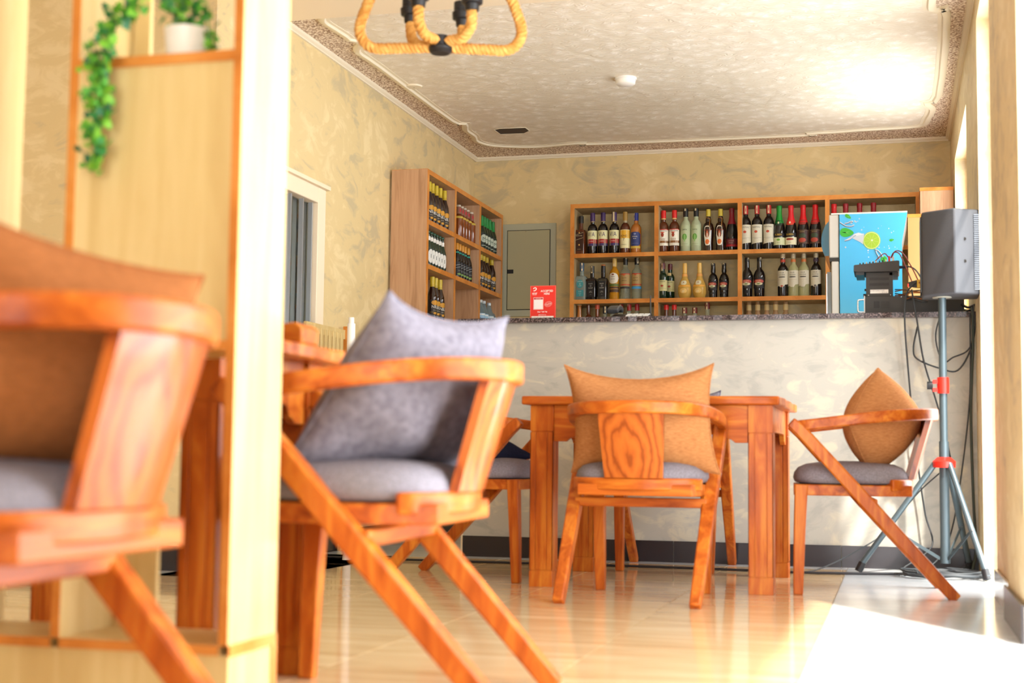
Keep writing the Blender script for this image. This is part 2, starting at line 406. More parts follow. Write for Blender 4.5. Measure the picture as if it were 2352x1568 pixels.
# ceiling fittings
def ceil_pt(px, py): return at(px, py, 2, 2.635)
p = ceil_pt(1437, 180); t = thing('smoke_detector', 'round white smoke detector on the embossed ceiling', 'smoke detector', (p.x, p.y, 2.637))
obj('base', MB().lathe([(.001, 0), (.062, 0), (.062, -.012), (.001, -.012)], 28), M_WHITE, t, 40)
obj('sensor_cap', MB().lathe([(.056, -.012), (.054, -.034), (.046, -.040), (.001, -.041)], 28), M_WHITE, t, 40)
p = ceil_pt(951, 198); t = thing('ceiling_cover_plate', 'small round cover plate near left edge of the embossed ceiling', 'cover plate', (p.x, p.y, 2.637))
obj('plate', MB().lathe([(.001, 0), (.05, 0), (.045, -.008), (.001, -.009)], 24), M_CORN, t, 40)
obj('screw', MB().lathe([(.001, -.009), (.005, -.009), (.005, -.011), (.001, -.011)], 8), M_CHROME, t)
hp = [ceil_pt(*q) for q in ((1136, 298), (1150, 308), (1203, 306), (1215, 300), (1206, 293), (1148, 295))]
cx = sum(q.x for q in hp)/6; cy = sum(q.y for q in hp)/6
t = thing('ceiling_vent_hole', 'ragged dark rectangular hole cut in the ceiling near the back corner', 'vent', (cx, cy, 2.637))
hp2 = [(q.x-cx, q.y-cy) for q in hp]
obj('hole_shade_sheet', MB().prism(hp2, -.002, -.0005), mat('hole_shade', '#4a4036', .9), t)  # flat dark sheet; the shade inside the hole is put into its colour
rs = [[(x*s, y*s, z) for x, y in hp2] for s, z in ((1.0, -.0005), (1.0, -.004), (1.05, -.004), (1.05, -.0005))]
obj('torn_edge', MB().rings(rs, cap=False), M_CORN, t)

# ================================================================== BAR COUNTER
t = thing('bar_counter', 'long pale plastered bar counter with dark skirting across the room', 'bar counter', (-.88, 7.1, 0))
T = Vector((-.88, 7.1, 0))
def loc(mb): 
    mb.v = [v-T for v in mb.v]; return mb
obj('counter_wall', loc(MB().box(-2.14, XR, 7.03, 7.20, 0, 1.19)), M_COUNTER, t)
obj('corner_strip', loc(MB().box(-2.15, -2.14, 7.024, 7.20, 0, 1.19)), M_CREAM, t)
xs = [-2.14, -1.86, -1.055, -.25, .375]
for a, b in zip(xs, xs[1:]): obj('skirting_tile', loc(MB().box(a+.002, b-.002, 7.018, 7.03, 0, .104)), M_BASE, t)
g = MB()
n = 60; top = []
for i in range(n+1):
    x = -2.17+(XR+2.17)*i/n; top.append((x, 6.985+random.uniform(-.004, .004)))
poly = top+[(XR, 7.55), (-2.17, 7.55)]
g.prism(poly, 1.19, 1.214)
ob = obj('worktop', loc(g), M_GRAN, None, bevel=0)
ob.location = T; tag(ob, 'dark speckled granite worktop lying on the bar counter', 'worktop')
WT = 1.214

# ================================================================== BOTTLE SHELVES
def shelf_unit(name, label, mats, verts_x, levels, y0, y1, th=.028, back=None, closed_back_cells=(), loc_=(0, 0, 0), rz=0, zbot=.9):
    """local frame: x across, front face at y=y0, back y1"""
    t = thing(name, label, 'shelf unit', loc_, rz)
    x0, x1 = verts_x[0], verts_x[-1]; zt = levels[0]
    def edge(nm, a, b, c, d): # orange front edging
        obj('edging', MB().box(a, b, y0-.003, y0, c, d), mats[1], par)
    for i, x in enumerate(verts_x):
        par = obj('upright', MB().box(x-th/2, x+th/2, y0, y1, zbot, zt-th), mats[0], t)
        edge('e', x-th/2, x+th/2, zbot, zt-th)
    par = obj('top_board', MB().box(x0-th/2, x1+th/2, y0, y1, zt-th, zt), mats[0], t); edge('e', x0-th/2, x1+th/2, zt-th, zt)
    obj('top_edging', MB().box(x0-th/2, x1+th/2, y0, y1, zt, zt+.002), mats[1], par)
    for z in levels[1:]:
        for a, b in zip(verts_x, verts_x[1:]):
            par = obj('shelf_board', MB().box(a+th/2, b-th/2, y0, y1, z-th, z), mats[0], t); edge('e', a+th/2, b-th/2, z-th, z)
    return t
SY = 9.43
VX = [-2.118, -1.537, -.979, -.41, .161]
LV = [2.235, 1.893, 1.578, 1.235]
shelf_unit('wall_shelf', 'wide oak bottle shelf with four bays on the back wall', (M_SHELFIN, M_EDGE), VX, LV+[.92], SY, 9.698)
# left unit: rotated so its front looks into the room (+X)
LY = [7.93, 8.475, 9.03, 9.58]; LZ = [2.205, 1.905, 1.640, 1.350]; LX = -2.66
lt = shelf_unit('wall_shelf', 'tall oak bottle shelf with nine cells on the left wall', (M_LAM, M_EDGE), [y-LY[0] for y in LY], LZ[:3]+[1.335], 0, .225, loc_=(LX, LY[0], 0), rz=math.radians(90), zbot=1.307)
# right side cabinets
t = thing('wall_cabinet', 'oak cabinet hanging high in the back right corner', 'cabinet', (.27, 9.15, 1.5))
obj('body', MB().box(-.10, .10, 0, .5, 0, .69), M_LAM, t); obj('top_edging', MB().box(-.103, .10, -.003, .5, .69, .712), M_EDGE, t)
t = thing('bar_cabinet', 'tan wooden cabinet behind the blue fridge', 'cabinet', (.23, 8.75, 0))
obj('body', MB().box(-.14, .14, 0, .28, 0, 1.96), mat('tan_laminate', '#a9804a', .5), t); obj('top_edging', MB().box(-.142, .14, -.003, .28, 1.96, 1.98), M_EDGE, t)

# distribution board on the back wall
t = thing('distribution_board', 'grey green metal electrical cabinet recessed in the back wall', 'electrical cabinet', (-2.49, 9.7, 1.5))
obj('frame', MB().box(-.197, .197, -.02, 0, -.005, .655), M_GREYMET, t, bevel=.003)
gap = mat('seam_dark', '#35342d', .8)
obj('seam', MB().box(-.158, .158, -.0215, -.02, .04, .61), gap, t)
dr = obj('door', MB().box(-.153, .153, -.028, -.0215, .045, .605), mat('door_grey_metal', '#aca684', .5), t, bevel=.002)
obj('latch', MB().box(-.152, -.108, -.031, -.028, .30, .328), M_BLACK, dr)
obj('screw', MB().lathe([(.001, 0), (.004, 0), (.004, .003), (.001, .003)], 8), M_CHROME, dr).location = (-.02, -.03, .596)

# ================================================================== BOTTLES
def glassmat(name, col, rough=.05, trans=0.0): return mat('glass_'+name, col, rough, trans=trans, ior=1.3 if trans else 1.45, coat=0 if trans else .5)
G = dict(black=glassmat('black', '#120d0e'), darkbrown=glassmat('darkbrown', '#2a130a'), brown=glassmat('brown', '#5a2c16', .08), amber=glassmat('amber', '#b06a2a', .06),
         lamber=glassmat('lamber', '#c98a3e', .06), green=glassmat('green', '#0f2a18'), clear=glassmat('clear', '#d5dccb', .04, .85), frost=glassmat('frost', '#bfc8a4', .45, .25),
         yellow=glassmat('yellow', '#dfb45a', .15, .3), gold=glassmat('gold', '#c98b1e', .08, .2), wine=glassmat('wine', '#d3cf9a', .05, .55), ginclear=glassmat('ginclear', '#b7c4bd', .08, .6),
         water=glassmat('water', '#a9c4d0', .06, .7), rose=glassmat('rose', '#c9a277', .06, .5), sauce=glassmat('sauce', '#7a3c18', .1), tan=glassmat('tan', '#b98652', .05, .3))
def C(c, r=.5, metal=0): return mat('print_'+c.strip('#')+('m' if metal else ''), c, r, metal=metal)
def wrapf(r, z):       # flat (u,v) on a cylinder facing -Y
    return lambda u, v: Vector((r*math.sin(u/r), -r*math.cos(u/r), z+v))
def flatf(y, z): return lambda u, v: Vector((u, y, z+v))
def patch(fn, w, lo, hi, n=8):
    mb = MB(); vs = []; 
    for i in range(n+1):
        u = -w/2+w*i/n; s = u/(w/2)
        vs += [fn(u, lo(s)), fn(u, hi(s))]
    return mb.add(vs, [(2*i, 2*i+2, 2*i+3, 2*i+1) for i in range(n)])
PR = dict(
 spirit=lambda R, H: [(0.001, 0), (R*.93, 0), (R, .006), (R, H*.60), (R*.97, H*.635), (R*.72, H*.70), (R*.40, H*.735), (.0145, H*.765), (.014, H*.97), (.001, H*.97)],
 spiritb=lambda R, H: [(0.001, 0), (R*.93, 0), (R, .006), (R*.98, H*.12), (R*.93, H*.13), (R, H*.19), (R, H*.60), (R*.9, H*.65), (R*.5, H*.70), (.0145, H*.74), (.014, H*.97), (.001, H*.97)],
 tall=lambda R, H: [(0.001, 0), (R*.95, 0), (R, .005), (R, H*.58), (R*.95, H*.64), (R*.7, H*.70), (R*.42, H*.745), (.0155, H*.80), (.015, H*.97), (.001, H*.97)],
 wine=lambda R, H: [(0.001, 0), (R*.95, 0), (R, .006), (R, H*.60), (R*.96, H*.65), (R*.72, H*.71), (R*.45, H*.75), (.0155, H*.79), (.0145, H*.98), (.001, H*.98)],
 champ=lambda R, H: [(0.001, 0), (R*.93, 0), (R, .008), (R, H*.42), (R*.96, H*.50), (R*.82, H*.59), (R*.55, H*.70), (R*.42, H*.80), (.0155, H*.93), (.015, H*.98), (.001, H*.98)],
 cream=lambda R, H: [(0.001, 0), (R*.78, 0), (R*.82, .006), (R*.88, H*.25), (R, H*.48), (R*.98, H*.55), (R*.78, H*.64), (R*.42, H*.71), (.0165, H*.76), (.014, H*.97), (.001, H*.97)],
 curvy=lambda R, H: [(0.001, 0), (R*.88, 0), (R*.86, H*.1), (R*.84, H*.2), (R, H*.48), (R*1.0, H*.55), (R*.85, H*.64), (R*.5, H*.69), (.019, H*.74), (.013, H*.84), (.013, H*.97), (.001, H*.97)],
 pear=lambda R, H: [(0.001, 0), (R*.60, 0), (R*.78, .012), (R*.97, H*.16), (R, H*.24), (R*.93, H*.36), (R*.68, H*.48), (R*.42, H*.58), (.018, H*.66), (.014, H*.74), (.014, H*.97), (.001, H*.97)],
 beer=lambda R, H: [(0.001, 0), (R*.93, 0), (R, .006), (R, H*.50), (R*.93, H*.58), (R*.65, H*.68), (R*.48, H*.76), (.0135, H*.84), (.013, H*.97), (.001, H*.97)],
 square=lambda R, H: [(0.001, 0), (R*.97, 0), (R, .005), (R, H*.55), (R*1.0, H*.58), (R*.86, H*.635), (R*.45, H*.66), (.0145, H*.70), (.014, H*.97), (.001, H*.97)],
 water=lambda R, H: [(0.001, 0), (R*.9, 0), (R, .01), (R, H*.25), (R*.93, H*.28), (R, H*.31), (R, H*.60), (R*.9, H*.68), (R*.6, H*.80), (.014, H*.89), (.014, H*.93), (.001, H*.93)])
def bottle(label, shape, R, H, glass, cap, capr, caph, labels=(), sq=0, neck=None, seal=None, foil=None, group=None):
    """labels: (z0,z1,widthfrac,color,kind,[(text,size,dz,color,sx)])  fractions of H"""
    t = thing('bottle', label, 'bottle', group=group)
    pr = PR[shape](R, H)
    if sq:
        k = sq; fsq = (lambda z: 7 if z < H*.64 else 2)
        b = obj('glass_body', MB().lathe(pr, 28, sq=fsq), G[glass], t, 35)
    else: b = obj('glass_body', MB().lathe(pr, 22), G[glass], t, 40)
    obj('cap', MB().lathe([(.001, H-caph), (capr, H-caph), (capr*1.04, H-caph*.5), (capr, H-.002), (capr*.8, H), (.001, H)], 16), C(cap, .3), t, 40)
    def rad(z):
        for (r0, z0), (r1, z1) in zip(pr, pr[1:]):
            if z0 <= z <= z1 and z1 > z0: return r0+(r1-r0)*(z-z0)/(z1-z0)
        return R
    if foil:   # (z0frac,z1frac,color): conforming sleeve
        z0, z1 = foil[0]*H, foil[1]*H
        zs = [z0+(z1-z0)*i/6 for i in range(7)]
        obj('neck_foil', MB().lathe([(rad(z)+.0012, z) for z in zs], 18), C(foil[2], .3), t, 60)
    if neck:
        z0, z1 = neck[0]*H, neck[1]*H; r = max(rad(z0), rad(z1))+.0012
        obj('neck_label', MB().lathe([(rad(z0)+.0013, z0), (rad(z1)+.0013, z1)], 18), C(neck[2], .5), t, 60)
    if seal:
        s = seal; z1 = H+.0004; u = s[0]
        mb = MB(); w = .0055
        rr = capr*1.06
        pts = []
        for z in (H-s[1], H-.003):
            for du in (-w, w): pts.append((rr*math.sin((u+du)/rr), -rr*math.cos((u+du)/rr), z))
        pts += [(rr*.3*math.sin(u/rr)-w, 0, H+.001), (rr*.3*math.sin(u/rr)+w, 0, H+.001)]
        mb.add(pts, [(0, 1, 3, 2), (2, 3, 5, 4)])
        obj('tax_strip', mb, C('#d8c39a'), t)
    for lb in labels:
        z0, z1, wf, col, kind, txts = lb
        z0 *= H; z1 *= H; zm = (z0+z1)/2
        rr = (min(rad(z0), rad(z1)) if kind == 'taper' else max(rad(z0), rad(zm), rad(z1)))+.0010
        if kind == 'conf':                                       # follows a changing radius
            def mk(rr_, zm_):
                return lambda u, v: Vector(((rad(zm_+v)+rr_)*math.sin(u/max(.01, rad(zm_+v))), -(rad(zm_+v)+rr_)*math.cos(u/max(.01, rad(zm_+v))), zm_+v))
            fn = mk(.0014, zm); fn2 = mk(.0022, zm); w = wf*2.6*R*.8
        elif sq: fn = flatf(-R-.0008, zm); fn2 = flatf(-R-.0016, zm); w = 2*R*wf
        else: fn = wrapf(rr, zm); fn2 = wrapf(rr+.0008, zm); w = wf*math.pi*R
        h = (z1-z0)/2
        lo = lambda s: -h; hi = lambda s: h
        if kind in ('oval',): lo = lambda s: -h*math.sqrt(max(0, 1-s*s)); hi = lambda s: h*math.sqrt(max(0, 1-s*s))
        if kind == 'slant': lo = lambda s: -h+h*.22*(s+1)*.5
        if kind == 'hex': lo = lambda s: -h*(1 if abs(s) < .6 else 1-.28*(abs(s)-.6)/.4); hi = lambda s: -lo(s)
        if kind == 'shield': lo = lambda s: -h+h*.5*s*s
        if kind == 'vee': lo = lambda s: -h+h*1.2*abs(s)
        if kind == 'notch': lo = lambda s: -h if abs(s) < .22 else -h+h*.22+h*.16*s
        if kind == 'conf' and wf < .9: lo = lambda s: -h*math.sqrt(max(0, 1-s**4)); hi = lambda s: h*math.sqrt(max(0, 1-s**4))
        la = obj('label', patch(fn, w, lo, hi, 10), C(col), t)
        for tx in txts:
            s_, size, dz, c2 = tx[:4]; sx = tx[4] if len(tx) > 4 else 1
            if s_.startswith('#'):                                # printed band or blob
                kind2 = s_[1:]
                ww = w*(tx[5] if len(tx) > 5 else 1); hh = size/2
                l2 = (lambda s: -hh) if kind2 == 'band' else (lambda s: -hh*math.sqrt(max(0, 1-s*s)))
                h2 = (lambda s: hh) if kind2 == 'band' else (lambda s: hh*math.sqrt(max(0, 1-s*s)))
                if kind2 == 'line': l2 = lambda s: -hh+s*.008; h2 = lambda s: hh+s*.008
                f3 = (lambda f, d: (lambda u, v: f(u, v+d)))((lambda u, v, fn=fn, fn2=fn2: (fn(u, v)+fn2(u, v))/2), dz)
                obj('print', patch(f3, ww, l2, h2, 8), C(c2), la)
            else:
                f3 = (lambda f, d: (lambda u, v: f(u, v+d)))(fn2, dz)
                obj('lettering', add_text(MB(), s_, size, f3, .0, sx), C(c2), la)
    return t
def place(t, x, y, z, rz=0):
    t.location = (x, y, z); t.rotation_euler = (0, 0, rz)
def shelfx(px, y=SY+.075): return at(px, 560, 1, y).x
BY = SY+.075
r1z, r2z, r3z = LV[1], LV[2], LV[3]
def row(items, z):
    for px, t in items:
        x = shelfx(px); rz = random.uniform(-.05, .05) - .12
        place(t, x, BY, z, rz)
def dup(t, label=None):
    c = copy_tree(t)
    if label: c['label'] = label
    return c
RS = .0325
GB = 'bottles on the back wall shelf'
# --- top row bay 1
b = bottle('square dark whisky bottle with slanted gold lines, far left of the top row', 'square', .036, .272, 'brown', '#1a1512', .017, .05,
    [(.10, .58, .80, '#33180f', 'rect', [('#line', .002, .052, '#c9b78a'), ('#line', .002, .016, '#c9b78a'), ('BLACK LABEL', .0085, .038, '#d8cba8', .9), ('WHISKY', .007, -.055, '#b99a66'), ('#blob', .012, -.025, '#caa05a', 1, .2), ('#blob', .009, .060, '#d9a24a', 1, .16)])], sq=1)
row([(1334.5, b)], r1z)
va = bottle('dark bottle with cream and red label, left of its three, top row', 'spirit', .034, .292, 'black', '#3b2257', .0165, .062,
    [(.20, .565, .95, '#dcd8a8', 'rect', [('V/A', .042, .024, '#3a2458', .8), ('#band', .030, -.022, '#a3262a', 1, 1), ('#band', .018, -.044, '#3c2e63', 1, 1), ('VODKA', .009, -.022, '#f0d0c0')])], neck=(.775, .80, '#b9a070'))
vb = dup(va, 'dark bottle with cream and red label, middle of its three, top row')
vc = dup(va, 'dark bottle with cream and red label and tax strip over cap')
obj('tax_strip', MB().box(-.006, .006, -.0190, -.0180, .225, .292), C('#d8c39a'), vc)
row([(1361, va), (1385, vb), (1411, vc)], r1z)
b = bottle('amber whiskey bottle with yellow label reading bond 7', 'spirit', .034, .292, 'brown', '#a8823c', .0165, .062,
    [(.13, .565, .95, '#e8dfae', 'rect', [('#band', .055, .032, '#e6ae2e', 1, 1), ('BOND', .020, .020, '#5a2a12', .85), ('7', .028, -.004, '#5a1c12'), ('WHISKEY', .0085, -.040, '#5a3a20')])], neck=(.74, .79, '#a89a78'))
row([(1436, b)], r1z)
b = bottle('amber bottle with blue eight-sided label, right end of the top left bay', 'spirit', .036, .282, 'amber', '#24328c', .0155, .055,
    [(.18, .52, .75, '#2c3a74', 'hex', [('IMPERIAL', .0105, .016, '#e8e4d0', .9), ('BLUE', .0095, .002, '#e8e4d0'), ('#blob', .012, .034, '#8894c0', 1, .22), ('#band', .001, -.030, '#8894c0', 1, .6)]), (.12, .175, .75, '#d6b64a', 'rect', [])], seal=(-.012, .05))
row([(1461, b)], r1z)
# --- top row bay 2
cm = bottle('rum bottle with red cap and white label, left of its pair', 'spirit', .0345, .292, 'brown', '#d8201c', .0165, .055,
    [(.16, .545, .95, '#e8e2d2', 'rect', [('#band', .006, .054, '#c22c20', 1, 1), ('CAPTAIN MORGAN', .0105, .044, '#2a2a3a', .75), ('#blob', .030, .018, '#9c3a22', 1, .2), ('#blob', .007, .034, '#c8402c', 1, .3), ('Gold', .019, -.012, '#8c4a1c'), ('#band', .016, -.030, '#8c5a2c', 1, 1), ('#band', .010, -.046, '#e8e2d2', 1, 1)])], neck=(.78, .815, '#e0b070'))
cn = dup(cm, 'rum bottle with red cap and white label, right of its pair')
row([(1524, cm), (1549, cn)], r1z)
fz = bottle('frosted pale green bottle with black cap, left one of two', 'tall', .0345, .300, 'frost', '#161616', .0165, .058,
    [(.14, .60, .9, '#b2bc96', 'rect', [('ZAPPA', .013, .040, '#4a5a48', .9), ('#blob', .042, -.008, '#5f9a3c', 1, .35), ('#blob', .05, -.016, '#8ab868', 1, .12), ('#band', .0012, -.056, '#6a7a58', 1, .5)])], seal=(0, .018))
fy = dup(fz, 'frosted pale green bottle with black cap, right one of two')
row([(1575, fz), (1599, fy)], r1z)
am = bottle('brown bottle with yellow cap and oval orange label, left one of two', 'curvy', .037, .290, 'darkbrown', '#c9b23c', .0155, .050,
    [(.14, .60, .60, '#e6decb', 'conf', [('AMARULA', .0125, .036, '#a83a20', .85), ('#blob', .048, .008, '#b8603c', 1, .42), ('#blob', .036, .000, '#e6decb', 1, .14), ('#blob', .034, -.042, '#e0702c', 1, .62)])])
obj('tassel_cord', MB().tube(bez([(-.0165, -.008, .235), (0, -.019, .228), (.014, -.016, .222), (.016, -.034, .19), (.014, -.040, .165)], 4), .0016, 5), C('#c98a3a'), am)
an = dup(am, 'brown bottle with yellow cap and oval orange label, right one of two')
row([(1627, am), (1655, an)], r1z)
rc = bottle('dark sparkling wine bottle with dark red foil, right end of the second bay', 'champ', .038, .292, 'black', '#7a1420', .0175, .030,
    [(.09, .28, .9, '#5c1620', 'rect', [('ROUGE', .013, .012, '#b8847a'), ('#band', .012, -.018, '#b01c22', 1, 1), ('DEMI-SEC', .008, -.002, '#c8a090')])], foil=(.62, .98, '#8a1a28'))
row([(1681, rc)], r1z)
# --- top row bay 3
wn = bottle('red wine bottle with slanted cream label, left of its three', 'wine', .0355, .305, 'black', '#b3201e', .0162, .060,
    [(.13, .565, .92, '#cfc9b4', 'slant', [('Nederburg', .0135, .050, '#55504a', .9), ('#blob', .017, .018, '#b5452c', 1, .22), ('#band', .001, -.022, '#77705f', 1, .8), ('CABERNET', .006, -.028, '#77705f')])], seal=(.002, .055))
wo = dup(wn, 'red wine bottle with slanted cream label, middle of its three')
wp = dup(wn, 'red wine bottle with slanted cream label, right of its three')
row([(1713, wn), (1739, wo), (1766, wp)], r1z)
def champ(label, foil, lab, blob, txt, extra):
    return bottle(label, 'champ', .038, .297, 'black', foil, .0178, .030,
      [(.10, .27, .95, lab, 'rect', extra), (.29, .37, .8, '#1c1512', 'rect', [(txt, .017, 0, '#d9b13c', .9)]), (.545, .66, .8, blob, 'vee' if 0 else 'conf', [('#blob', .016, 0, '#e0d8b8', 1, .18)])], foil=(.60, .98, foil))
b = champ('sparkling bottle with bright green foil', '#178a2c', '#c9cba0', '#1f3a28', 'RUBEN', [('#blob', .014, .010, '#6a9a30', 1, .22), ('APPLE', .007, -.010, '#6a6a40')])
row([(1790, b)], r1z)
b = champ('sparkling bottle with red foil and white label, beside the green foil bottle', '#d3202a', '#ddd6b4', '#c8402c', 'RUBEN', [('#blob', .015, .012, '#9c3a2c', 1, .5), ('GRAPE', .007, -.010, '#6a6a40')])
row([(1817, b)], r1z)
rb1 = bottle('sparkling bottle with red foil and dark printed label, left one of two', 'champ', .038, .297, 'black', '#c8161c', .0178, .030,
      [(.11, .43, .9, '#3a1f18', 'rect', [('#blob', .030, -.022, '#a8402c', 1, .5), ('#blob', .03, .008, '#33402a', 1, .5), ('GRAND', .010, .033, '#a08850'), ('#band', .001, -.040, '#a08850', 1, .95), ('#band', .001, .042, '#a08850', 1, .95)]), (.545, .66, .7, '#8a2a20', 'conf', [])], foil=(.60, .98, '#c8161c'))
rb2 = dup(rb1, 'sparkling bottle with red foil and dark printed label, right one of two')
row([(1845, rb1), (1873, rb2)], r1z)
# --- top row bay 4: only foils show above the fridge
foilb = bottle('dark bottle with red foil top standing above the fridge, first from the left', 'champ', .038, .297, 'black', '#8e1b24', .0178, .030, [], foil=(.60, .98, '#8e1b24'))
fr1 = bottle('bottle with bright red foil top above left end of the fridge', 'champ', .038, .297, 'black', '#c8161c', .0178, .030, [], foil=(.60, .98, '#c8161c'))
foilb['label'] = 'dark bottle with dark red foil top above the fridge, second from the left'
f3 = dup(foilb, 'dark bottle with dark red foil top above the fridge, third from the left'); f4 = dup(foilb, 'dark bottle with dark red foil top above the fridge, fourth and last')
row([(1916, fr1), (1943, foilb), (1975, f3), (2007, f4)], r1z)
# --- middle row bay 1
b = bottle('square clear bottle with teal round label, left end of the middle row', 'square', .0365, .262, 'ginclear', '#2b4a6a', .0155, .058,
    [(.32, .54, .70, '#3f8f98', 'oval', [('ALBACON', .0085, .016, '#cfe0dc', .9), ('SILVER', .0085, -.014, '#cfe0dc', .9), ('#blob', .016, 0, '#76b0b2', 1, .24)]), (.10, .27, .72, '#3f8f98', 'rect', [('SILVER', .0075, .012, '#cfe0dc'), ('#band', .0012, 0, '#cfe0dc', 1, .4), ('GIN', .007, -.012, '#cfe0dc')])], sq=1, seal=(.006, .055))
row([(1337, b)], r2z)
dg = bottle('black ribbed square bottle with tax strip down its neck', 'square', .0335, .238, 'black', '#1a1716', .0145, .050,
    [(.10, .56, .76, '#1b1a1c', 'rect', [('BLACK', .0105, .034, '#c9c4b8', .9), ('PACKET', .0105, .004, '#c9c4b8', .9), ('#blob', .015, .019, '#5e5c5c', 1, .30), ('DARK', .0055, -.018, '#c9c4b8'), ('EDITION', .0055, -.025, '#c9c4b8'), ('GIN', .006, -.040, '#9a968c')])], sq=1, seal=(0, .050))
ribs = MB()
for i in range(7):
    for z in (.008, .130): ribs.box(-.031+.0103*i-.003, -.031+.0103*i+.003, -.0352, -.033, z, z+.014)
obj('ribbing', ribs, G['black'], dg)
dh = dup(dg, 'black ribbed square bottle with amber stopper top')
for c in dh.children:
    if c.name.startswith('tax_strip'): bpy.data.objects.remove(c); break
obj('stopper_top', MB().lathe([(.001, .238), (.015, .238), (.0155, .244), (.012, .247), (.001, .247)], 14), C('#b8703a'), dh, 40)
row([(1361, dg), (1386, dh)], r2z)
b = bottle('golden tequila style bottle with round white label and green leaves', 'spiritb', .0345, .308, 'gold', '#c9a24a', .0155, .078,
    [(.36, .60, .80, '#d9d4c4', 'oval', [('SIERRA', .0105, .010, '#4a3420', .9), ('BRAVO', .0105, -.006, '#4a3420', .9), ('#blob', .010, .026, '#7a3a24', 1, .22)]), (.30, .355, .9, '#5a6a2c', 'rect', []), (.17, .29, .95, '#4a3222', 'rect', [('#band', .004, .004, '#b88434', 1, .9)])], seal=(0, .075))
row([(1412, b)], r2z)
w1 = bottle('clear bottle with black cap and gold and red label, left one of two', 'spiritb', .0345, .308, 'clear', '#141414', .0155, .068,
    [(.30, .58, .92, '#a88a54', 'rect', [('#band', .006, .040, '#b83224', 1, 1), ('ZLATA', .0125, .012, '#3a2c18', .9), ('BARILA', .0125, -.006, '#3a2c18', .9), ('#band', .007, -.034, '#b83224', 1, 1), ('#blob', .012, .034, '#c05a34', 1, .2)]), (.245, .285, .8, '#2a2622', 'rect', [])], seal=(.010, .03))
w2 = bottle('clear bottle with black cap and gold label with a bright blue band below', 'spiritb', .0345, .308, 'clear', '#141414', .0155, .068,
    [(.30, .58, .92, '#a88a54', 'rect', [('#band', .006, .040, '#b83224', 1, 1), ('ZLATA', .0125, .012, '#3a2c18', .9), ('BARILA', .0125, -.006, '#3a2c18', .9), ('#band', .007, -.034, '#b83224', 1, 1), ('#blob', .012, .034, '#c05a34', 1, .2)]), (.235, .285, .88, '#3a8fc9', 'rect', [])], seal=(.012, .06))
w1['label'] = 'clear bottle with black cap and gold label with a dark band below'
row([(1437, w1), (1463, w2)], r2z)
# --- middle row bay 2
j1 = bottle('green whiskey bottle with cream label and tax strip, left one of two', 'spirit', .0305, .247, 'green', '#5c1a22', .0148, .042,
    [(.22, .52, .92, '#ccc48c', 'rect', [('JAMESON', .0125, .026, '#2c3424', .9), ('#blob', .014, -.002, '#a8402c', 1, .24), ('#band', .001, -.022, '#7a7048', 1, .8), ('WHISKEY', .006, -.015, '#5a5434')])], seal=(-.004, .060), neck=(.72, .78, '#20301c'))
j2 = bottle('green whiskey bottle with cream label and bare dark red cap', 'spirit', .0305, .247, 'green', '#5c1a22', .0148, .042,
    [(.22, .52, .92, '#ccc48c', 'rect', [('JAMESON', .0125, .026, '#2c3424', .9), ('#blob', .014, -.002, '#a8402c', 1, .24), ('#band', .001, -.022, '#7a7048', 1, .8), ('WHISKEY', .006, -.015, '#5a5434')]), (.66, .74, .3, '#c8b078', 'rect', [])])
j1['label'] = 'green whiskey bottle with cream label and a long tax strip down its neck'
row([(1523, j1), (1541, j2)], r2z); j2.location.y += .05; j2.location.x -= .012
p1 = bottle('pear-shaped bottle of pale yellow drink, left one of two', 'pear', .047, .243, 'yellow', '#e0b45a', .0152, .070,
    [(.375, .50, .42, '#d6cfae', 'conf', [('#blob', .009, .002, '#8a3a2c', 1, .14)]), (.325, .372, .95, '#e0a23c', 'conf', []), (.14, .28, .35, '#dcb463', 'oval', [('gp', .022, 0, '#efe0b0')])], neck=(.62, .70, '#e0a050'))
p2 = dup(p1, 'pear-shaped bottle of pale yellow drink, right one of two')
row([(1573, p1), (1607, p2)], r2z)
bl = bottle('smaller black cream liqueur bottle with red oval label, left of its pair', 'cream', .0335, .237, 'black', '#1a1414', .0145, .030,
    [(.22, .49, .66, '#171012', 'rect', [('#blob', .022, .010, '#a8392a', 1, .95), ('BAILEYS', .0095, .012, '#e6c7a0', .9), ('#blob', .018, -.004, '#c8bf9c', 1, .7), ('#blob', .008, -.005, '#6f7c4a', 1, .3), ('ORIGINAL', .0045, -.020, '#a89c84')]), (.12, .16, .5, '#171012', 'rect', [('IRISH CREAM', .004, 0, '#8a8070')])], seal=(.0, .014))
bm = dup(bl, 'smaller black cream liqueur bottle with red oval label, right of its pair')
row([(1638, bl), (1663, bm)], r2z)
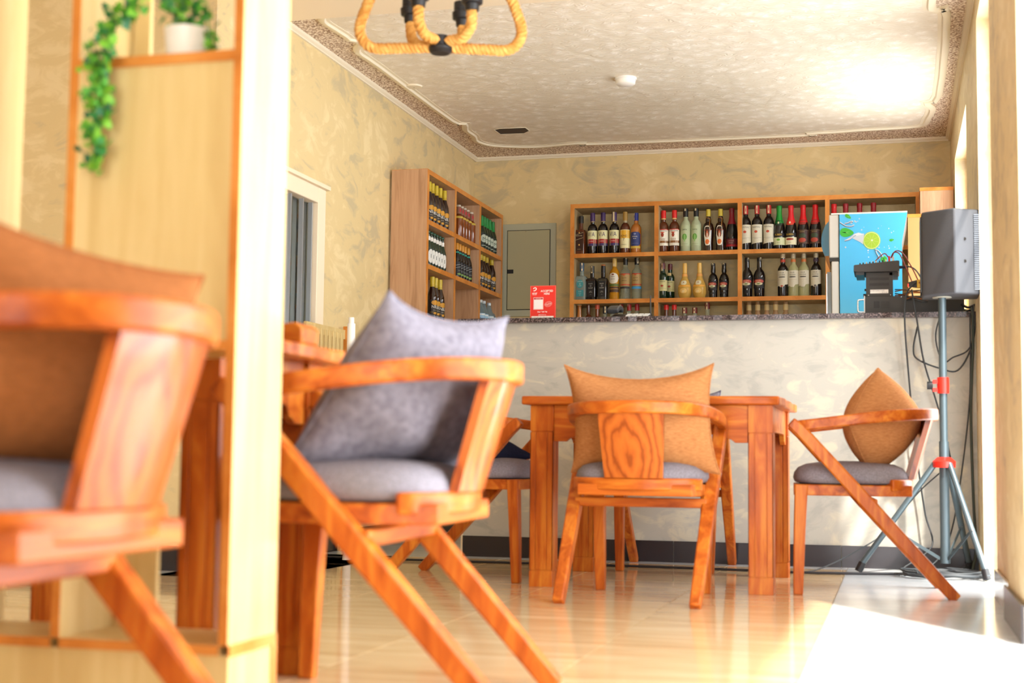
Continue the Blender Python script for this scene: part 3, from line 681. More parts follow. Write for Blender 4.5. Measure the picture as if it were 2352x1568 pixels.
# --- middle row bay 3 (larger)
B1 = bottle('large black cream liqueur bottle with a green dot, left one of two', 'cream', .040, .270, 'black', '#1a1414', .015, .030,
    [(.22, .49, .66, '#171012', 'rect', [('#blob', .026, .010, '#a8392a', 1, .95), ('BAILEYS', .0115, .012, '#e6c7a0', .9), ('#blob', .021, -.006, '#c8bf9c', 1, .72), ('#blob', .010, -.007, '#6f7c4a', 1, .3), ('ORIGINAL', .005, -.024, '#a89c84')]), (.10, .18, .26, '#171012', 'rect', []),
     (.115, .175, .16, '#6f9a3a', 'oval', [])], seal=(.004, .020))
B1.children[-1].rotation_euler = (0, 0, .55)
B2 = dup(B1, 'large black cream liqueur bottle with a green dot, right one of two')
row([(1716, B1), (1744, B2)], r2z)
def four(label, glass, neckc, cap, dot):
    return bottle(label, 'wine', .0345, .290, glass, cap, .0155, .032,
      [(.22, .60, .92, '#cbc3ae', 'notch', [('FOUR', .0125, .040, '#3c3a36', .9), ('COUSINS', .0125, .026, '#3c3a36', .85), ('#blob', .008, .012, '#4a4842', 1, .5), ('#band', .001, -.006, '#b08a6a', 1, .6), ('#blob', .012, -.048, dot, 1, .18)])], neck=(.80, .865, neckc), seal=(.004, .03))
row([(1798, four('red wine bottle with notched cream label and red neck band', 'black', '#b8402c', '#b8a68a', '#a8402c')),
     (1822, four('white wine bottle with notched cream label, left one of two', 'wine', '#c8703a', '#a9a18c', '#cbc3ae')),
     (1846, four('white wine bottle with notched cream label, right one of two', 'wine', '#c8703a', '#a9a18c', '#cbc3ae')),
     (1874, four('red wine bottle with notched cream label and dark neck band', 'black', '#3a2a3c', '#a9a18c', '#5a5654'))], r2z)
# --- bottom row, tops only above the counter
def simple(label, shape, R, H, glass, cap, capr, caph, seal=None, **k): return bottle(label, shape, R, H, glass, cap, capr, caph, [(.2, .5, .9, '#cfc4a0', 'rect', [])], seal=seal, **k)
def topz(py): return at(1400, py, 1, BY).z - r3z
lo = [(1332, simple('round bulbous brandy bottle with ball stopper behind the counter, far left', 'pear', .045, topz(692), 'amber', '#cdb188', .017, .025)),
      (1353, simple('slanting gold necked bottle beside the bulbous brandy bottle', 'spirit', .03, topz(692), 'brown', '#c9b070', .009, .05)),
      (1373, simple('bottle with round orange red stopper behind the card terminal', 'spirit', .033, topz(699), 'sauce', '#c8573a', .016, .032)),
      (1391, simple('bottle with black cap and pale strip showing above the keypad, left one', 'spirit', .033, topz(703), 'clear', '#2a2a2e', .017, .05, seal=(.006, .045))),
      (1408, simple('bottle with short black cap showing above the keypad, right one', 'spirit', .033, topz(703), 'clear', '#26262a', .017, .05, seal=(-.01, .02))),
      (1427, simple('bottle with dark red cap and tan strip beside the antenna', 'spirit', .033, topz(699), 'clear', '#8a2a22', .0155, .05, seal=(0, .05))),
      (1446, simple('clear bottle with red cap right of the antenna, left one of two', 'spirit', .033, topz(699), 'clear', '#a8262c', .0145, .045, seal=(-.006, .02))),
      (1464, simple('clear bottle with red cap right of the antenna, right one of two', 'spirit', .033, topz(699), 'clear', '#a8262c', .0145, .045)),
      (1531, simple('rum bottle with red cap low in the second bay, left one of two', 'spirit', .034, topz(702), 'brown', '#d8201c', .0158, .035)),
      (1549, simple('rum bottle with red cap low in the second bay, right one of two', 'spirit', .034, topz(702), 'brown', '#d8201c', .0158, .035)),
      (1573, simple('short bottle, dark red cap and tan strip, left of its low pair', 'spirit', .034, topz(709), 'clear', '#7a2a22', .0165, .04, seal=(0, .04))),
      (1596, simple('short bottle, dark red cap and tan strip, right of its low pair', 'spirit', .034, topz(709), 'clear', '#7a2a22', .0165, .04, seal=(0, .04))),
      (1625, simple('round shouldered clear bottle with tall cap low in the second bay', 'pear', .046, topz(698), 'clear', '#7a2a22', .0165, .045, seal=(0, .05)))]
row(lo, r3z)
nr = simple('long-necked rose bottle with black cap in a row of five low in the third bay', 'cream', .034, topz(688), 'rose', '#1c1a1a', .0135, .022, group='rose bottles low in the third bay', neck=(.74, .85, '#c9b07a'))
rr_ = [nr]+[dup(nr) for _ in range(4)]
ordn = ['first', 'second', 'third', 'fourth', 'fifth']
for k, (q, px) in enumerate(zip(rr_, (1720, 1740, 1761, 1781, 1804))):
    q['label'] = 'rose bottle with black cap, %s from left of the low five' % ordn[k]; row([(px, q)], r3z)

# --- left wall unit bottles (front faces +X)
def lrow(proto, pxs, zrow, group, cell, y_ref=520, xx=-2.715, rad_=.0305):
    for k, px in enumerate(pxs):
        o = proto if k == 0 else copy_tree(proto)
        q = at(px, y_ref, 0, xx); xp = xx
        yy = q.y if not k else max(q.y, last+2*rad_+.0015)
        last = yy
        o.location = (xp, yy, zrow); o.rotation_euler = (0, 0, math.radians(60)+random.uniform(-.06, .06)); o['group'] = group
        side = 'leftmost' if k == 0 else ('rightmost' if k == len(pxs)-1 else ordn[k]+' from left')
        o['label'] = '%s, %s, %s cell' % (proto['kindword'], side, cell)
def nile():
    b = bottle('x', 'beer', .0305, .262, 'darkbrown', '#c9b02c', .0150, .050,
      [(.10, .45, .9, '#221812', 'rect', [('#blob', .030, .028, '#c98f22', 1, .62), ('NILE', .026, .002, '#e8e4dc', .95), ('SPECIAL', .008, -.018, '#b8ac94'), ('#band', .002, -.030, '#b88a34', 1, .8), ('#blob', .012, -.037, '#c98f22', 1, .3)])], foil=(.76, .93, '#b79a20'))
    b['kindword'] = 'dark beer bottle with gold foil neck'; return b
zt, zm, zb = LZ[1], LZ[2], 1.335
lrow(nile(), (984, 991, 1000.5, 1009.5, 1019.5), zt, 'gold foil beers in the top left cell', 'top left')
b = bottle('x', 'spirit', .0305, .225, 'sauce', '#c8bfae', .0150, .016, [], foil=(.60, .66, '#c9b04a'))
for c in b.children:
    pass
obj('neck_label', MB().lathe([(.0185, .165), (.0165, .212)], 18), C('#8a5a44'), b, 60)
obj('neck_print', patch(wrapf(.0185, .188), .018, lambda s: -.012*math.sqrt(max(0, 1-s*s)), lambda s: .012*math.sqrt(max(0, 1-s*s))), C('#b03030'), b)
b['kindword'] = 'square-shouldered brown bottle with red neck label'
lrow(b, (1053, 1059.5, 1066, 1073, 1082), zt, 'brown bottles in the top middle cell', 'top middle')
def greenb():
    b = bottle('x', 'beer', .0295, .245, 'green', '#1c7a38', .0142, .014,
      [(.10, .50, .9, '#16241a', 'rect', [('#blob', .055, .010, '#b9c4b4', 1, .7), ('M', .034, .006, '#20402a', 1.1), ('#band', .004, -.038, '#b9c4b4', 1, .5)])], foil=(.70, .94, '#1f8a40'))
    b['kindword'] = 'green beer bottle with bright green neck'; return b
lrow(greenb(), (1106, 1111, 1117.5, 1124, 1131.5), zt, 'green beers in the top right cell', 'top right', rad_=.0295)
b = bottle('x', 'beer', .0265, .225, 'green', '#1e4a34', .0140, .012,
      [(.10, .52, .85, '#16241a', 'rect', [('#blob', .085, 0, '#dcdcd6', 1, .62), ('T', .04, 0, '#3a4a40', 1)])], foil=(.74, .85, '#e4e0d8'))
b['kindword'] = 'dark green bottle with white label'
lrow(b, (984, 988, 995.5, 1002, 1008.5, 1013), zm, 'white label bottles in the middle left cell', 'middle left', rad_=.0265)
b = bottle('x', 'beer', .0285, .238, 'black', '#d08c1c', .0148, .045,
      [(.10, .48, .85, '#15141a', 'rect', [('#line', .003, .010, '#9aa0a0'), ('#line', .003, .026, '#9aa0a0'), ('CLUB', .010, -.014, '#a0a8a4'), ('#blob', .012, -.036, '#7a9a4c', 1, .5)])], neck=(.72, .76, '#2a9a8a'))
b['kindword'] = 'black bottle with orange cap'
lrow(b, (1050, 1055.5, 1060, 1068, 1075.5), zm, 'orange capped bottles in the middle cell', 'middle', rad_=.0285)
lrow(nile(), (1105, 1111, 1118.5, 1130), zm, 'gold foil beers in the middle right cell', 'middle right')
lrow(nile(), (995, 1002.5, 1012.5), zb, 'gold foil beers in the bottom left cell', 'bottom left')
b = bottle('x', 'water', .034, .235, 'water', '#c9d4dc', .0148, .020, [(.30, .60, .98, '#9fc8e6', 'rect', [('#band', .010, .026, '#e8eef2', 1, 1), ('Rwenzori', .017, 0, '#24408a', .9), ('#band', .007, -.030, '#e8eef2', 1, 1)])])
b['kindword'] = 'clear plastic water bottle with light blue label'
lrow(b, (1105.5, 1113, 1125, 1137), zb, 'water bottles in the bottom right cell', 'bottom right', rad_=.034)
for o in bpy.data.objects:
    if 'kindword' in o: del o['kindword']

# ================================================================== FRIDGE
FY = 8.0
t = thing('display_fridge', 'tall fridge with blue splash print side and white door edge behind the bar', 'fridge', (-.10, 8.3, 0))
FT = Vector((-.10, 8.3, 0))
def fl_(mb): mb.v = [v-FT for v in mb.v]; return mb
fx0, fx1 = at(1928, 500, 1, FY).x, at(2084, 500, 1, FY).x
cut = at(2078, 545, 1, FY).z
def print_blue():
    m = mat('blue_fridge_print', '#2aa4e6', .3)
    tc = N(m, 'ShaderNodeTexCoord'); sp = N(m, 'ShaderNodeSeparateXYZ'); L(m, tc.outputs['Object'], sp.inputs[0])
    mr = N(m, 'ShaderNodeMapRange'); mr.inputs['From Min'].default_value = 1.2; mr.inputs['From Max'].default_value = 1.75
    L(m, sp.outputs['Z'], mr.inputs['Value'])
    L(m, ramp(m, [(0, '#4aa9c4'), (.45, '#38b0e6'), (1, '#4cc4ff')], mr.outputs[0]), P(m).inputs['Base Color']); return m
M_BLUE = print_blue()
zf = 1.865
pts = [(fx0, 0), (fx1-.03, 0), (fx1-.03, 1.70), (fx1, zf), (fx0, zf)]
mb = MB().rings([[(x, FY, z) for x, z in pts], [(x, FY+.6, z) for x, z in pts]])
obj('cabinet', fl_(mb), mat('fridge_shade_brown', '#3a2e20', .7), t)  # dark brown stands in for shade on the sloping right side
pan = obj('side_panel_print', fl_(MB().rings([[(x, FY-.003, z) for x, z in pts], [(x, FY, z) for x, z in pts]])), M_BLUE, t)
obj('top_edge', fl_(MB().box(fx0-.045, fx1, FY-.004, FY+.6, zf, zf+.008)), M_WHITE, t)
# door assembly on the left side
dx = at(1901, 600, 1, FY).x
zsp = at(1915, 595, 1, FY).z
dk = obj('upper_door', fl_(MB().box(dx+.008, fx0-.004, FY+.0, FY+.6, zsp+.008, zf)), M_OFFW, t, bevel=.006)
obj('lower_door', fl_(MB().box(dx+.020, fx0-.004, FY+.0, FY+.6, .1, zsp-.012)), M_OFFW, t, bevel=.006)
obj('door_gap_trim', fl_(MB().box(dx+.01, fx0-.002, FY+.003, FY+.6, zsp-.012, zsp+.008)), M_CHAR, t)
cr = MB(); prof = []
for i in range(9):
    a = i/8; z = zsp+.02+(zf-.05-zsp)*a; prof.append((dx+.01-.045*math.sin(math.pi*min(1, .15+a*.85))**.7, z))
cr.rings([[(x, FY+yy, z) for x, z in prof]+[(dx+.01, FY+yy, prof[-1][1]), (dx+.01, FY+yy, prof[0][1])] for yy in (.01, .59)])
obj('curved_glass_header', fl_(cr), mat('teal_door_glass', '#2c6f8c', .12, coat=.6), dk)
obj('glass_door', fl_(MB().box(dx-.004, dx+.018, FY+.01, FY+.59, .1, zsp-.07)), mat('fridge_side_glass', '#6f7a80', .1, coat=.6), t)
obj('handle', fl_(MB().box(dx-.008, dx-.004, FY+.008, FY+.014, 1.0, zsp-.08)), M_CHROME, t)
# printed motif: lime slice, leaves, splash
def fx(px, py, d=.0): q = at(px, py, 1, FY-.004-d); return Vector((q.x, FY-.004-d, q.z))
def motif(name, pts, m, d, par=pan):
    vs = [fx(x, y, d) for x, y in pts]; c = sum(vs, Vector())/len(vs); n = len(vs)
    mb = MB().add([c]+vs, [(0, i+1, (i+1) % n+1) for i in range(n)]); return obj(name, fl_(mb), m, par)
def circ(cx, cy, r, n=28, ry=None): return [(cx+r*math.cos(2*math.pi*i/n), cy+(ry or r)*math.sin(2*math.pi*i/n)) for i in range(n)]
lcx, lcy = 2002, 552
motif('lime_rind', circ(lcx, lcy, 20.5), C('#a9d03c'), .0006)
motif('lime_pith', circ(lcx, lcy, 19.2), C('#e2efb0'), .0010)
motif('lime_flesh', circ(lcx, lcy, 17.8), C('#a9cf3a'), .0014)
for k in range(9):
    a = 2*math.pi*k/9+.2
    ca, sa = math.cos(a), math.sin(a)
    motif('lime_segment_line', [(lcx-sa*.35, lcy+ca*.35), (lcx+sa*.35, lcy-ca*.35), (lcx+ca*17+sa*.2, lcy+sa*17-ca*.2), (lcx+ca*17-sa*.2, lcy+sa*17+ca*.2)], C('#c9e07a'), .0018)
motif('lime_core', circ(lcx+1, lcy-.5, 1.8, 10), C('#f0f6d8'), .0022)
def leafpts(cx, cy, a, b, rot, n=16):
    r = []
    for i in range(n):
        t_ = 2*math.pi*i/n; x = a*math.cos(t_); y = b*math.sin(t_)*(1-.35*math.cos(t_)); c, s = math.cos(rot), math.sin(rot)
        r.append((cx+c*x-s*y, cy+s*x+c*y))
    return r
for (x, y, a, b_, r) in ((1945, 534, 16, 10, .05), (1948, 497, 8, 4, .6), (2048, 551, 5.5, 3, -.2), (2031, 597, 9, 7, 1.2)):
    motif('mint_leaf', [q for q in leafpts(x, y, a, b_, r) if q[1] > 491], C('#3db83a'), .0008)
    for s in (-.4, 0, .4):
        c_, s_ = math.cos(r), math.sin(r); motif('leaf_vein', [(x-a*.7*c_, y-a*.7*s_), (x-a*.2*c_, y-a*.2*s_-.3), (x+a*.6*c_-s*b_*s_*1.2, y+a*.6*s_+s*b_*1.2), (x-a*.2*c_, y-a*.2*s_+.5)], C('#7fd46a'), .0013)
spl = C('#c9d3de'); spd = C('#6a7a96')
motif('water_splash', [(1957, 547), (1963, 540), (1975, 537), (1985, 536), (1984, 545), (1982, 556), (1983, 561), (1974, 555), (1966, 551)], spl, .0007)
motif('water_splash', [(1985, 538), (1972, 534), (1962, 537), (1952, 545), (1942, 551), (1950, 551), (1960, 544), (1972, 540)], C('#dfe6ee'), .0009)
for pts_ in ([(1929, 510), (1938, 516), (1946, 519), (1956, 519), (1962, 516)], [(1940, 513), (1948, 511), (1954, 508), (1959, 509)], [(1940, 552), (1952, 549), (1960, 542), (1966, 539)], [(2010, 572), (2018, 576), (2024, 583), (2028, 590)], [(2012, 575), (2014, 582), (2018, 588), (2020, 594)]):
    vs = [fx(x, y, .0012) for x, y in pts_]
    obj('splash_streak', fl_(MB().tube(bez(vs, 3), .0026, 5)), spl, pan); obj('splash_shadow', fl_(MB().tube([v+Vector((0, .0012, -.004)) for v in bez(vs, 3)], .0020, 5)), spd, pan)
for i in range(26):
    x, y = random.choice([(1988, 517), (1979, 527), (2024, 523), (2048, 528), (2060, 566), (2001, 595), (1990, 577), (1968, 504), (1960, 512), (2038, 564), (1946, 564), (2022, 568)]); x += random.uniform(-7, 7); y += random.uniform(-6, 6)
    motif('water_drop', circ(x, y, random.uniform(.6, 1.9), 8), random.choice((spl, C('#e4edf4'))), .0010)

# ================================================================== COUNTER ITEMS
t = thing('payment_sign', 'red payment sign with row of digits standing on the bar counter', 'sign', (-1.752, 7.12, WT))
sw, sh = .0685, .180
obj('board', MB().box(-sw, sw, -.002, .002, -.0, sh), mat('sign_red', '#e23227', .45), t)
obj('border', MB().rings([[(x*k, -.0026, sh/2+(z-sh/2)*k2) for x, z in ((-sw, 0), (sw, 0), (sw, sh), (-sw, sh))] for k, k2 in ((.985, .99), (.955, .972))], cap=False), C('#f07a68'), t)
def sx_(px): return (px-652)/1307*.0  # unused
def S(u, v): return flatf(-.0030, 0)
def sg(px, py): return ((px-640)/1030*2*sw, sh-(py-100)/1350*sh*1.02)   # crop pixels to sign plane
def stext(s_, px, py, size, col='#f7ece4', sx=1.0, bold=.02, d=-.0032):
    u, v = sg(px, py); obj('lettering', add_text(MB(), s_, size, lambda a, b_: Vector((u+a, d, v+b_)), bold, sx), C(col), t)
def srect(x0, y0, x1, y1, col, d=-.0030, nm='panel'):
    a = sg(x0, y0); b_ = sg(x1, y1); return obj(nm, MB().add([(a[0], d, a[1]), (b_[0], d, a[1]), (b_[0], d, b_[1]), (a[0], d, b_[1])], [(0, 1, 2, 3)]), C(col), t)
stext('ACCEPTED', 800, 310, .0145, sx=.92); stext('HERE', 795, 415, .0145, sx=.92)
stext('airtel', 305, 385, .0125); srect(215, 437, 385, 450, '#f7ece4')
q = [(250, 215), (300, 175), (350, 180), (368, 215), (350, 255), (290, 295), (262, 280), (290, 255), (330, 235), (325, 205), (295, 215), (262, 235)]
vs = [Vector((sg(x, y)[0], -.0031, sg(x, y)[1])) for x, y in q]
obj('swoosh_emblem', MB().tube(bez(vs[:6]+[vs[6]], 3), .0026, 5), C('#f7ece4'), t)
srect(260, 545, 660, 1015, '#f0c4bc'); srect(280, 565, 640, 630, '#b83a44', -.0034); stext('SCAN TO PAY', 460, 598, .0042, sx=1.1, d=-.0038); srect(285, 635, 635, 985, '#f2ece8', -.0034)
def ring(cx_, cy_, rx, ry, rot, w=.0006):
    pts = []
    for i in range(24):
        a = 2*math.pi*i/24; x = rx*math.cos(a); y = ry*math.sin(a); pts.append(Vector((sg(cx_+x*math.cos(rot)-y*math.sin(rot), 0)[0], -.0032, sg(0, cy_+x*math.sin(rot)+y*math.cos(rot))[1])))
    obj('stamp_ring', MB().tube(pts, w, 4, closed=True), C('#f3d4cc'), t)
ring(860, 810, 150, 95, -.25); ring(860, 810, 120, 55, -.25)
u, v = sg(860, 810); obj('stamp_lettering', add_text(MB(), 'Tap&Pay', .0085, lambda a, b_: Vector((u+a, -.0034, v+b_+a*.22)), .01), C('#f7ece4'), t)
stext('Dial *185*9#', 620, 1105, .0098); stext('MERCHANT ID', 620, 1222, .0062)
srect(185, 1265, 1075, 1445, '#f7ece4')
for k, ch in enumerate('4398822'):
    x0 = 205+k*122; srect(x0, 1285, x0+112, 1440, '#efeae2', -.0034, 'digit_box'); stext(ch, x0+56, 1385, .0155, '#3a3036', d=-.0038, bold=.01)
    srect(x0+112, 1285, x0+120, 1440, '#c0564c', -.0033, 'digit_rule')
t.rotation_euler = (0, 0, -.02)
# card terminal / desk phone
t = thing('desk_phone', 'black desk phone with white keys and antenna on the bar counter', 'phone', (-1.31, 7.22, WT))
ph = MB().rings([[(-.10, -.075, 0), (.10, -.075, 0), (.10, .075, 0), (-.10, .075, 0)], [(-.10, -.075, .012), (.10, -.075, .012), (.10, .075, .045), (-.10, .075, .045)]])
base = obj('base', ph, M_BLACK, t, bevel=.004)
for r_ in range(3):
    for c_ in range(4): obj('key', MB().box(-.018+.030*c_, .006+.030*c_, -.045+.03*r_, -.028+.03*r_, .018+.0066*r_, .026+.0066*r_), M_OFFW, base)
hs = MB().sweep(bez([(-.085, -.055, .045), (-.082, -.02, .062), (-.078, .02, .070), (-.075, .06, .06)], 4), .058, .026)
obj('handset', hs, mat('handset_black', '#3a3d42', .3), t, 40, bevel=.006)
obj('antenna', MB().tube([(.095, .05, .03), (.095, .05, .135)], [.0045, .0028], 8), M_CHAR, t, 40)
# amplifier
x0, x1 = at(1987, 700, 1, 7.12).x, at(2215, 700, 1, 7.12).x
t = thing('amplifier', 'wide black rack amplifier with chrome handles on the bar counter', 'amplifier', ((x0+x1)/2, 7.30, WT))
ax = (x1-x0)/2
obj('case', MB().box(-ax, ax, -.18, .20, .006, .094), M_CHAR, t, bevel=.002)
for dx_ in (-ax+.04, ax-.04):
    for dy in (-.14, .16): obj('foot', MB().lathe([(.001, 0), (.012, 0), (.012, .006), (.001, .006)], 10), M_BLACK, t).location = (dx_, dy, 0)
obj('face_plate', MB().box(-ax-.005, -ax, -.19, .20, .004, .096), M_OFFW, t)
for yy in (-.17,): obj('handle', MB().tube(bez([(-ax-.004, yy, .018), (-ax-.030, yy, .020), (-ax-.034, yy, .03), (-ax-.034, yy, .068), (-ax-.030, yy, .078), (-ax-.004, yy, .080)], 4), .004, 8), M_CHROME, t, 60)
vent = MB()
for i in range(4): vent.box(-ax+.042+.007*i, -ax+.046+.007*i, -.1812, -.18, .036, .070)
for i in range(6): vent.box(-ax+.074, -ax+.115, -.1812, -.18, .036+.006*i, .0375+.006*i)
obj('vent_slots', vent, C('#141312'), t)
obj('screw', MB().lathe([(.001, 0), (.003, 0), (.003, .002), (.001, .002)], 8), M_CHROME, t).location = (-.06, -.182, .088)
# power unit on top
ux = at(2020, 650, 1, 7.15).x
t = thing('power_supply', 'small charcoal metal box with vent slots and white sticker stacked on the amplifier', 'power unit', (ux, 7.24, WT+.094))
hw = (at(2050, 650, 1, 7.15).x-at(1988, 650, 1, 7.15).x)/2
bx = obj('case', MB().box(-hw, hw, -.09, .10, 0, .122), M_CHAR, t, bevel=.002)
vent = MB()
for rz_ in (.055, .082):
    for i in range(22): vent.box(-hw+.018+.0042*i, -hw+.0200+.0042*i, -.0912, -.09, rz_, rz_+.014)
obj('vent_slots', vent, C('#191716'), t)
st = obj('sticker', MB().box(-hw+.020, hw-.022, -.0912, -.09, .018, .036), M_WHITE, t)
obj('lettering', add_text(MB(), 'POWER SUPPLY UNIT', .0075, lambda a, b_: Vector((-.012+a, -.0918, .030+b_))), C('#6a6a70'), st)
obj('lettering', add_text(MB(), 'CE  R  UL', .0060, lambda a, b_: Vector((.024+a, -.0918, .022+b_))), C('#6a6a70'), st)
for sx in (-1, 1): obj('screw', MB().lathe([(.001, 0), (.0025, 0), (.0025, .002), (.001, .002)], 8), M_CHROME, t).location = (sx*(hw-.012), -.092, .008)
obj('knob', MB().tube([(-hw, -.05, .012), (-hw-.014, -.05, .012)], .009, 10), M_BLACK, t, 50)
obj('knob', MB().tube([(-hw, -.05, .040), (-hw-.008, -.05, .040)], .006, 10), M_BLACK, t, 50)
# mixer
mw = (at(2066, 620, 1, 7.15).x-at(1961, 620, 1, 7.15).x)/2; mxx = (at(2066, 620, 1, 7.15).x+at(1961, 620, 1, 7.15).x)/2
t = thing('audio_mixer', 'black audio mixer with small knobs and red plug on top of the stack', 'mixer', (mxx, 7.24, WT+.094+.122))
body = MB().rings([[(-mw, y, .004), (-mw+.018, y, -.0), (mw-.015, y, .0), (mw, y, .004), (mw, y, .052), (mw-.01, y, .054), (-mw+.004, y, .036), (-mw, y, .032)] for y in (-.11, .12)])
obj('body', body, M_CHAR, t, bevel=.002)
obj('under_lip', MB().box(-mw+.010, -mw+.05, -.105, .11, -.014, 0), M_BLACK, t); obj('rear_lip', MB().box(mw-.048, mw-.006, -.09, .11, -.016, 0), M_CHAR, t)
for i in range(9):
    for y in (-.08, -.03, .03):
        zz = .036+.018*(i+1)/10
        k = obj('knob', MB().lathe([(.001, 0), (.0042, 0), (.0036, .010), (.001, .011)], 8), M_BLACK if (i+int(y*100)) % 3 else M_CHROME, t); k.location = (-mw+.03+.0155*i, y, zz)
obj('red_plug', MB().lathe([(.001, .05), (.003, .05), (.0055, .062), (.0060, .078), (.004, .088), (.001, .088)], 10, (mw-.048, -.02)), M_RED, t, 40)
obj('white_plug', MB().lathe([(.001, .05), (.0062, .05), (.0062, .085), (.001, .086)], 10, (mw-.030, -.02)), M_WHITE, t, 40)
obj('jack_plug', MB().tube([(mw, -.03, .03), (mw+.01, -.03, .03), (mw+.012, -.03, .03), (mw+.035, -.03, .029)], [.008, .008, .0065, .006], 8), mat('navy_plug', '#1c2740', .4), t, 50)
# adapter with yellow band
t = thing('plug_adapter', 'black plug adapter with yellow end hanging beside the speaker', 'adapter', (at(2100, 660, 1, 7.0).x, 7.0, at(2100, 652, 1, 7.0).z))
obj('body', MB().rings([[(-.028, -.010, -.012), (-.028, .010, -.012), (-.028, .010, .008), (-.028, -.010, .008)], [(.012, -.016, -.018), (.012, .016, -.018), (.012, .016, .018), (.012, -.016, .018)]]), M_CHAR, t, bevel=.002)
obj('yellow_end', MB().box(.012, .028, -.018, .018, -.019, .019), mat('yellow_plastic', '#d2a51c', .4), t, bevel=.002)
obj('indicator_light', MB().box(-.030, -.026, -.012, -.006, -.014, .0), mat('red_led', '#ff2a20', .4, emit='#ff3020'), t)
# ================================================================== SPEAKER AND STAND
SPX, SPY = .215, 6.72
t = thing('tripod_speaker_stand', 'grey tripod speaker stand with red clamps at the right end of the bar', 'speaker stand', (SPX, SPY, 0))
SPZ = at(2180, 682, 1, SPY).z
obj('pole', MB().tube([(0, 0, .055), (0, 0, .60)], .0215, 16), M_POLE, t, 50)
obj('upper_pole', MB().tube([(0, 0, .60), (0, 0, SPZ+.02)], .0175, 16), M_POLE, t, 50)
zc1 = at(2165, 885, 1, SPY).z; zc2 = at(2160, 1062, 1, SPY).z
cl = obj('height_clamp', MB().lathe([(.001, zc1-.036), (.026, zc1-.036), (.027, zc1), (.026, zc1+.036), (.001, zc1+.036)], 16), M_RED, t, 40)
obj('clamp_lug', MB().box(-.045, -.02, -.012, .012, zc1-.028, zc1-.012), M_RED, cl); obj('clamp_lug', MB().box(-.045, -.02, -.012, .012, zc1+.008, zc1+.026), M_RED, cl)
obj('clamp_knob', MB().tube([(-.045, 0, zc1), (-.07, 0, zc1)], .018, 12), M_BLACK, cl, 50)
hub = obj('leg_hub', MB().lathe([(.001, zc2-.022), (.050, zc2-.022), (.052, zc2+.005), (.030, zc2+.024), (.001, zc2+.026)], 12), M_RED, t, 40)
for a in (180, 300, 62): 
    for dz in (-.008,): obj('rivet', MB().lathe([(.001, 0), (.005, 0), (.004, .003), (.001, .003)], 8), M_WHITE, hub).location = (.044*math.cos(math.radians(a)), .044*math.sin(math.radians(a)), zc2+dz)
for a, rr in ((180, .38), (303, .30), (66, .29)):
    c_, s_ = math.cos(math.radians(a)), math.sin(math.radians(a))
    p0 = Vector((.04*c_, .04*s_, zc2-.005)); p1 = Vector((rr*c_, rr*s_, .02))
    lg = obj('leg', MB().tube([p0, p1], .0135, 12), M_POLE, t, 50)
    obj('rubber_foot', MB().tube([p0.lerp(p1, .94), p1+Vector((0, 0, -.012))], .0175, 12), M_BLACK, lg, 50)
    mid = p0.lerp(p1, .60)
    obj('brace', MB().sweep([Vector((.022*c_, .022*s_, .075)), mid], .004, .014), M_POLE, t)
    obj('rivet', MB().lathe([(.001, 0), (.006, 0), (.001, .004)], 8), M_CHROME, lg).location = mid+Vector((0, -.016, 0))
t = thing('loudspeaker', 'large charcoal loudspeaker cabinet on the tripod stand', 'loudspeaker', (SPX, SPY, SPZ))
# cabinet: trapezoid plan, front facing left/away
SH = at(2180, 490, 1, SPY).z-SPZ
plan = [(-.088, .12), (-.088, -.05), (-.070, -.07), (.052, -.155), (.165, -.085), (.165, .12)]
def cab(z, k): return [(x*k, y*k, z) for x, y in plan]
obj('cabinet', MB().rings([cab(0, .97), cab(.012, 1), cab(SH-.012, 1), cab(SH, .97)]), M_SPK, t, bevel=.006)
gr = MB()
for i in range(40):
    z = .02+(SH-.05)*i/39
    q = Vector((.152, -.094)); gr.box(.137, .160, -.108, -.086, z, z+.0045, Matrix.Rotation(0, 4, 'Z'))
obj('grille_edge', gr, C('#6b7078'), t)
for z in (SH*.38, SH*.64):
    obj('bolt', MB().tube([(.098, -.129, z), (.096, -.132, z)], .007, 10), M_CHAR, t, 50)
obj('grille', MB().box(-.093, -.088, -.045, .11, .02, SH-.02), M_BLACK, t)
obj('pole_socket', MB().lathe([(.001, -.004), (.042, -.004), (.042, 0), (.001, 0)], 20), mat('socket_plate', '#9a9688', .5), t, 40)

# ================================================================== CABLES
def cable(label, pts, r, m, n=6, name='cable', group=None):
    mb = MB().tube(bez(pts, n), r, 7); o = obj(name, mb, m, None, 60); return tag(o, label, 'cable', group)
def q(px, py, y): return at(px, py, 1, y)
cable('left hanging grey cable from the mixer stack down to the floor', [q(2108, 645, 6.99), q(2085, 668, 6.96), q(2078, 700, 6.95), q(2079, 760, 6.97), q(2086, 850, 6.98), q(2098, 980, 6.98), q(2110, 1080, 6.98), q(2125, 1180, 6.98), q(2140, 1255, 6.94), (.03, 6.88, .012), (.10, 6.86, .012)], .0042, M_CABLE)
cable('grey cable hanging from the red indicator and crossing the stand pole', [q(2094, 665, 6.98), q(2098, 690, 6.95), q(2106, 735, 6.96), q(2122, 830, 6.98), q(2150, 920, 6.98), q(2172, 1000, 6.99), q(2196, 1120, 6.99), q(2225, 1280, 6.97), (.29, 6.93, .012)], .0042, M_CABLE)
cable('looped grey cable swagging behind the pole of the speaker stand', [q(2107, 750, 6.99), q(2098, 800, 6.99), q(2108, 825, 6.99), q(2160, 846, 6.99), q(2200, 850, 6.99), q(2230, 800, 6.99), q(2236, 740, 6.98), q(2236, 700, 6.97)], .0040, M_CABLE)
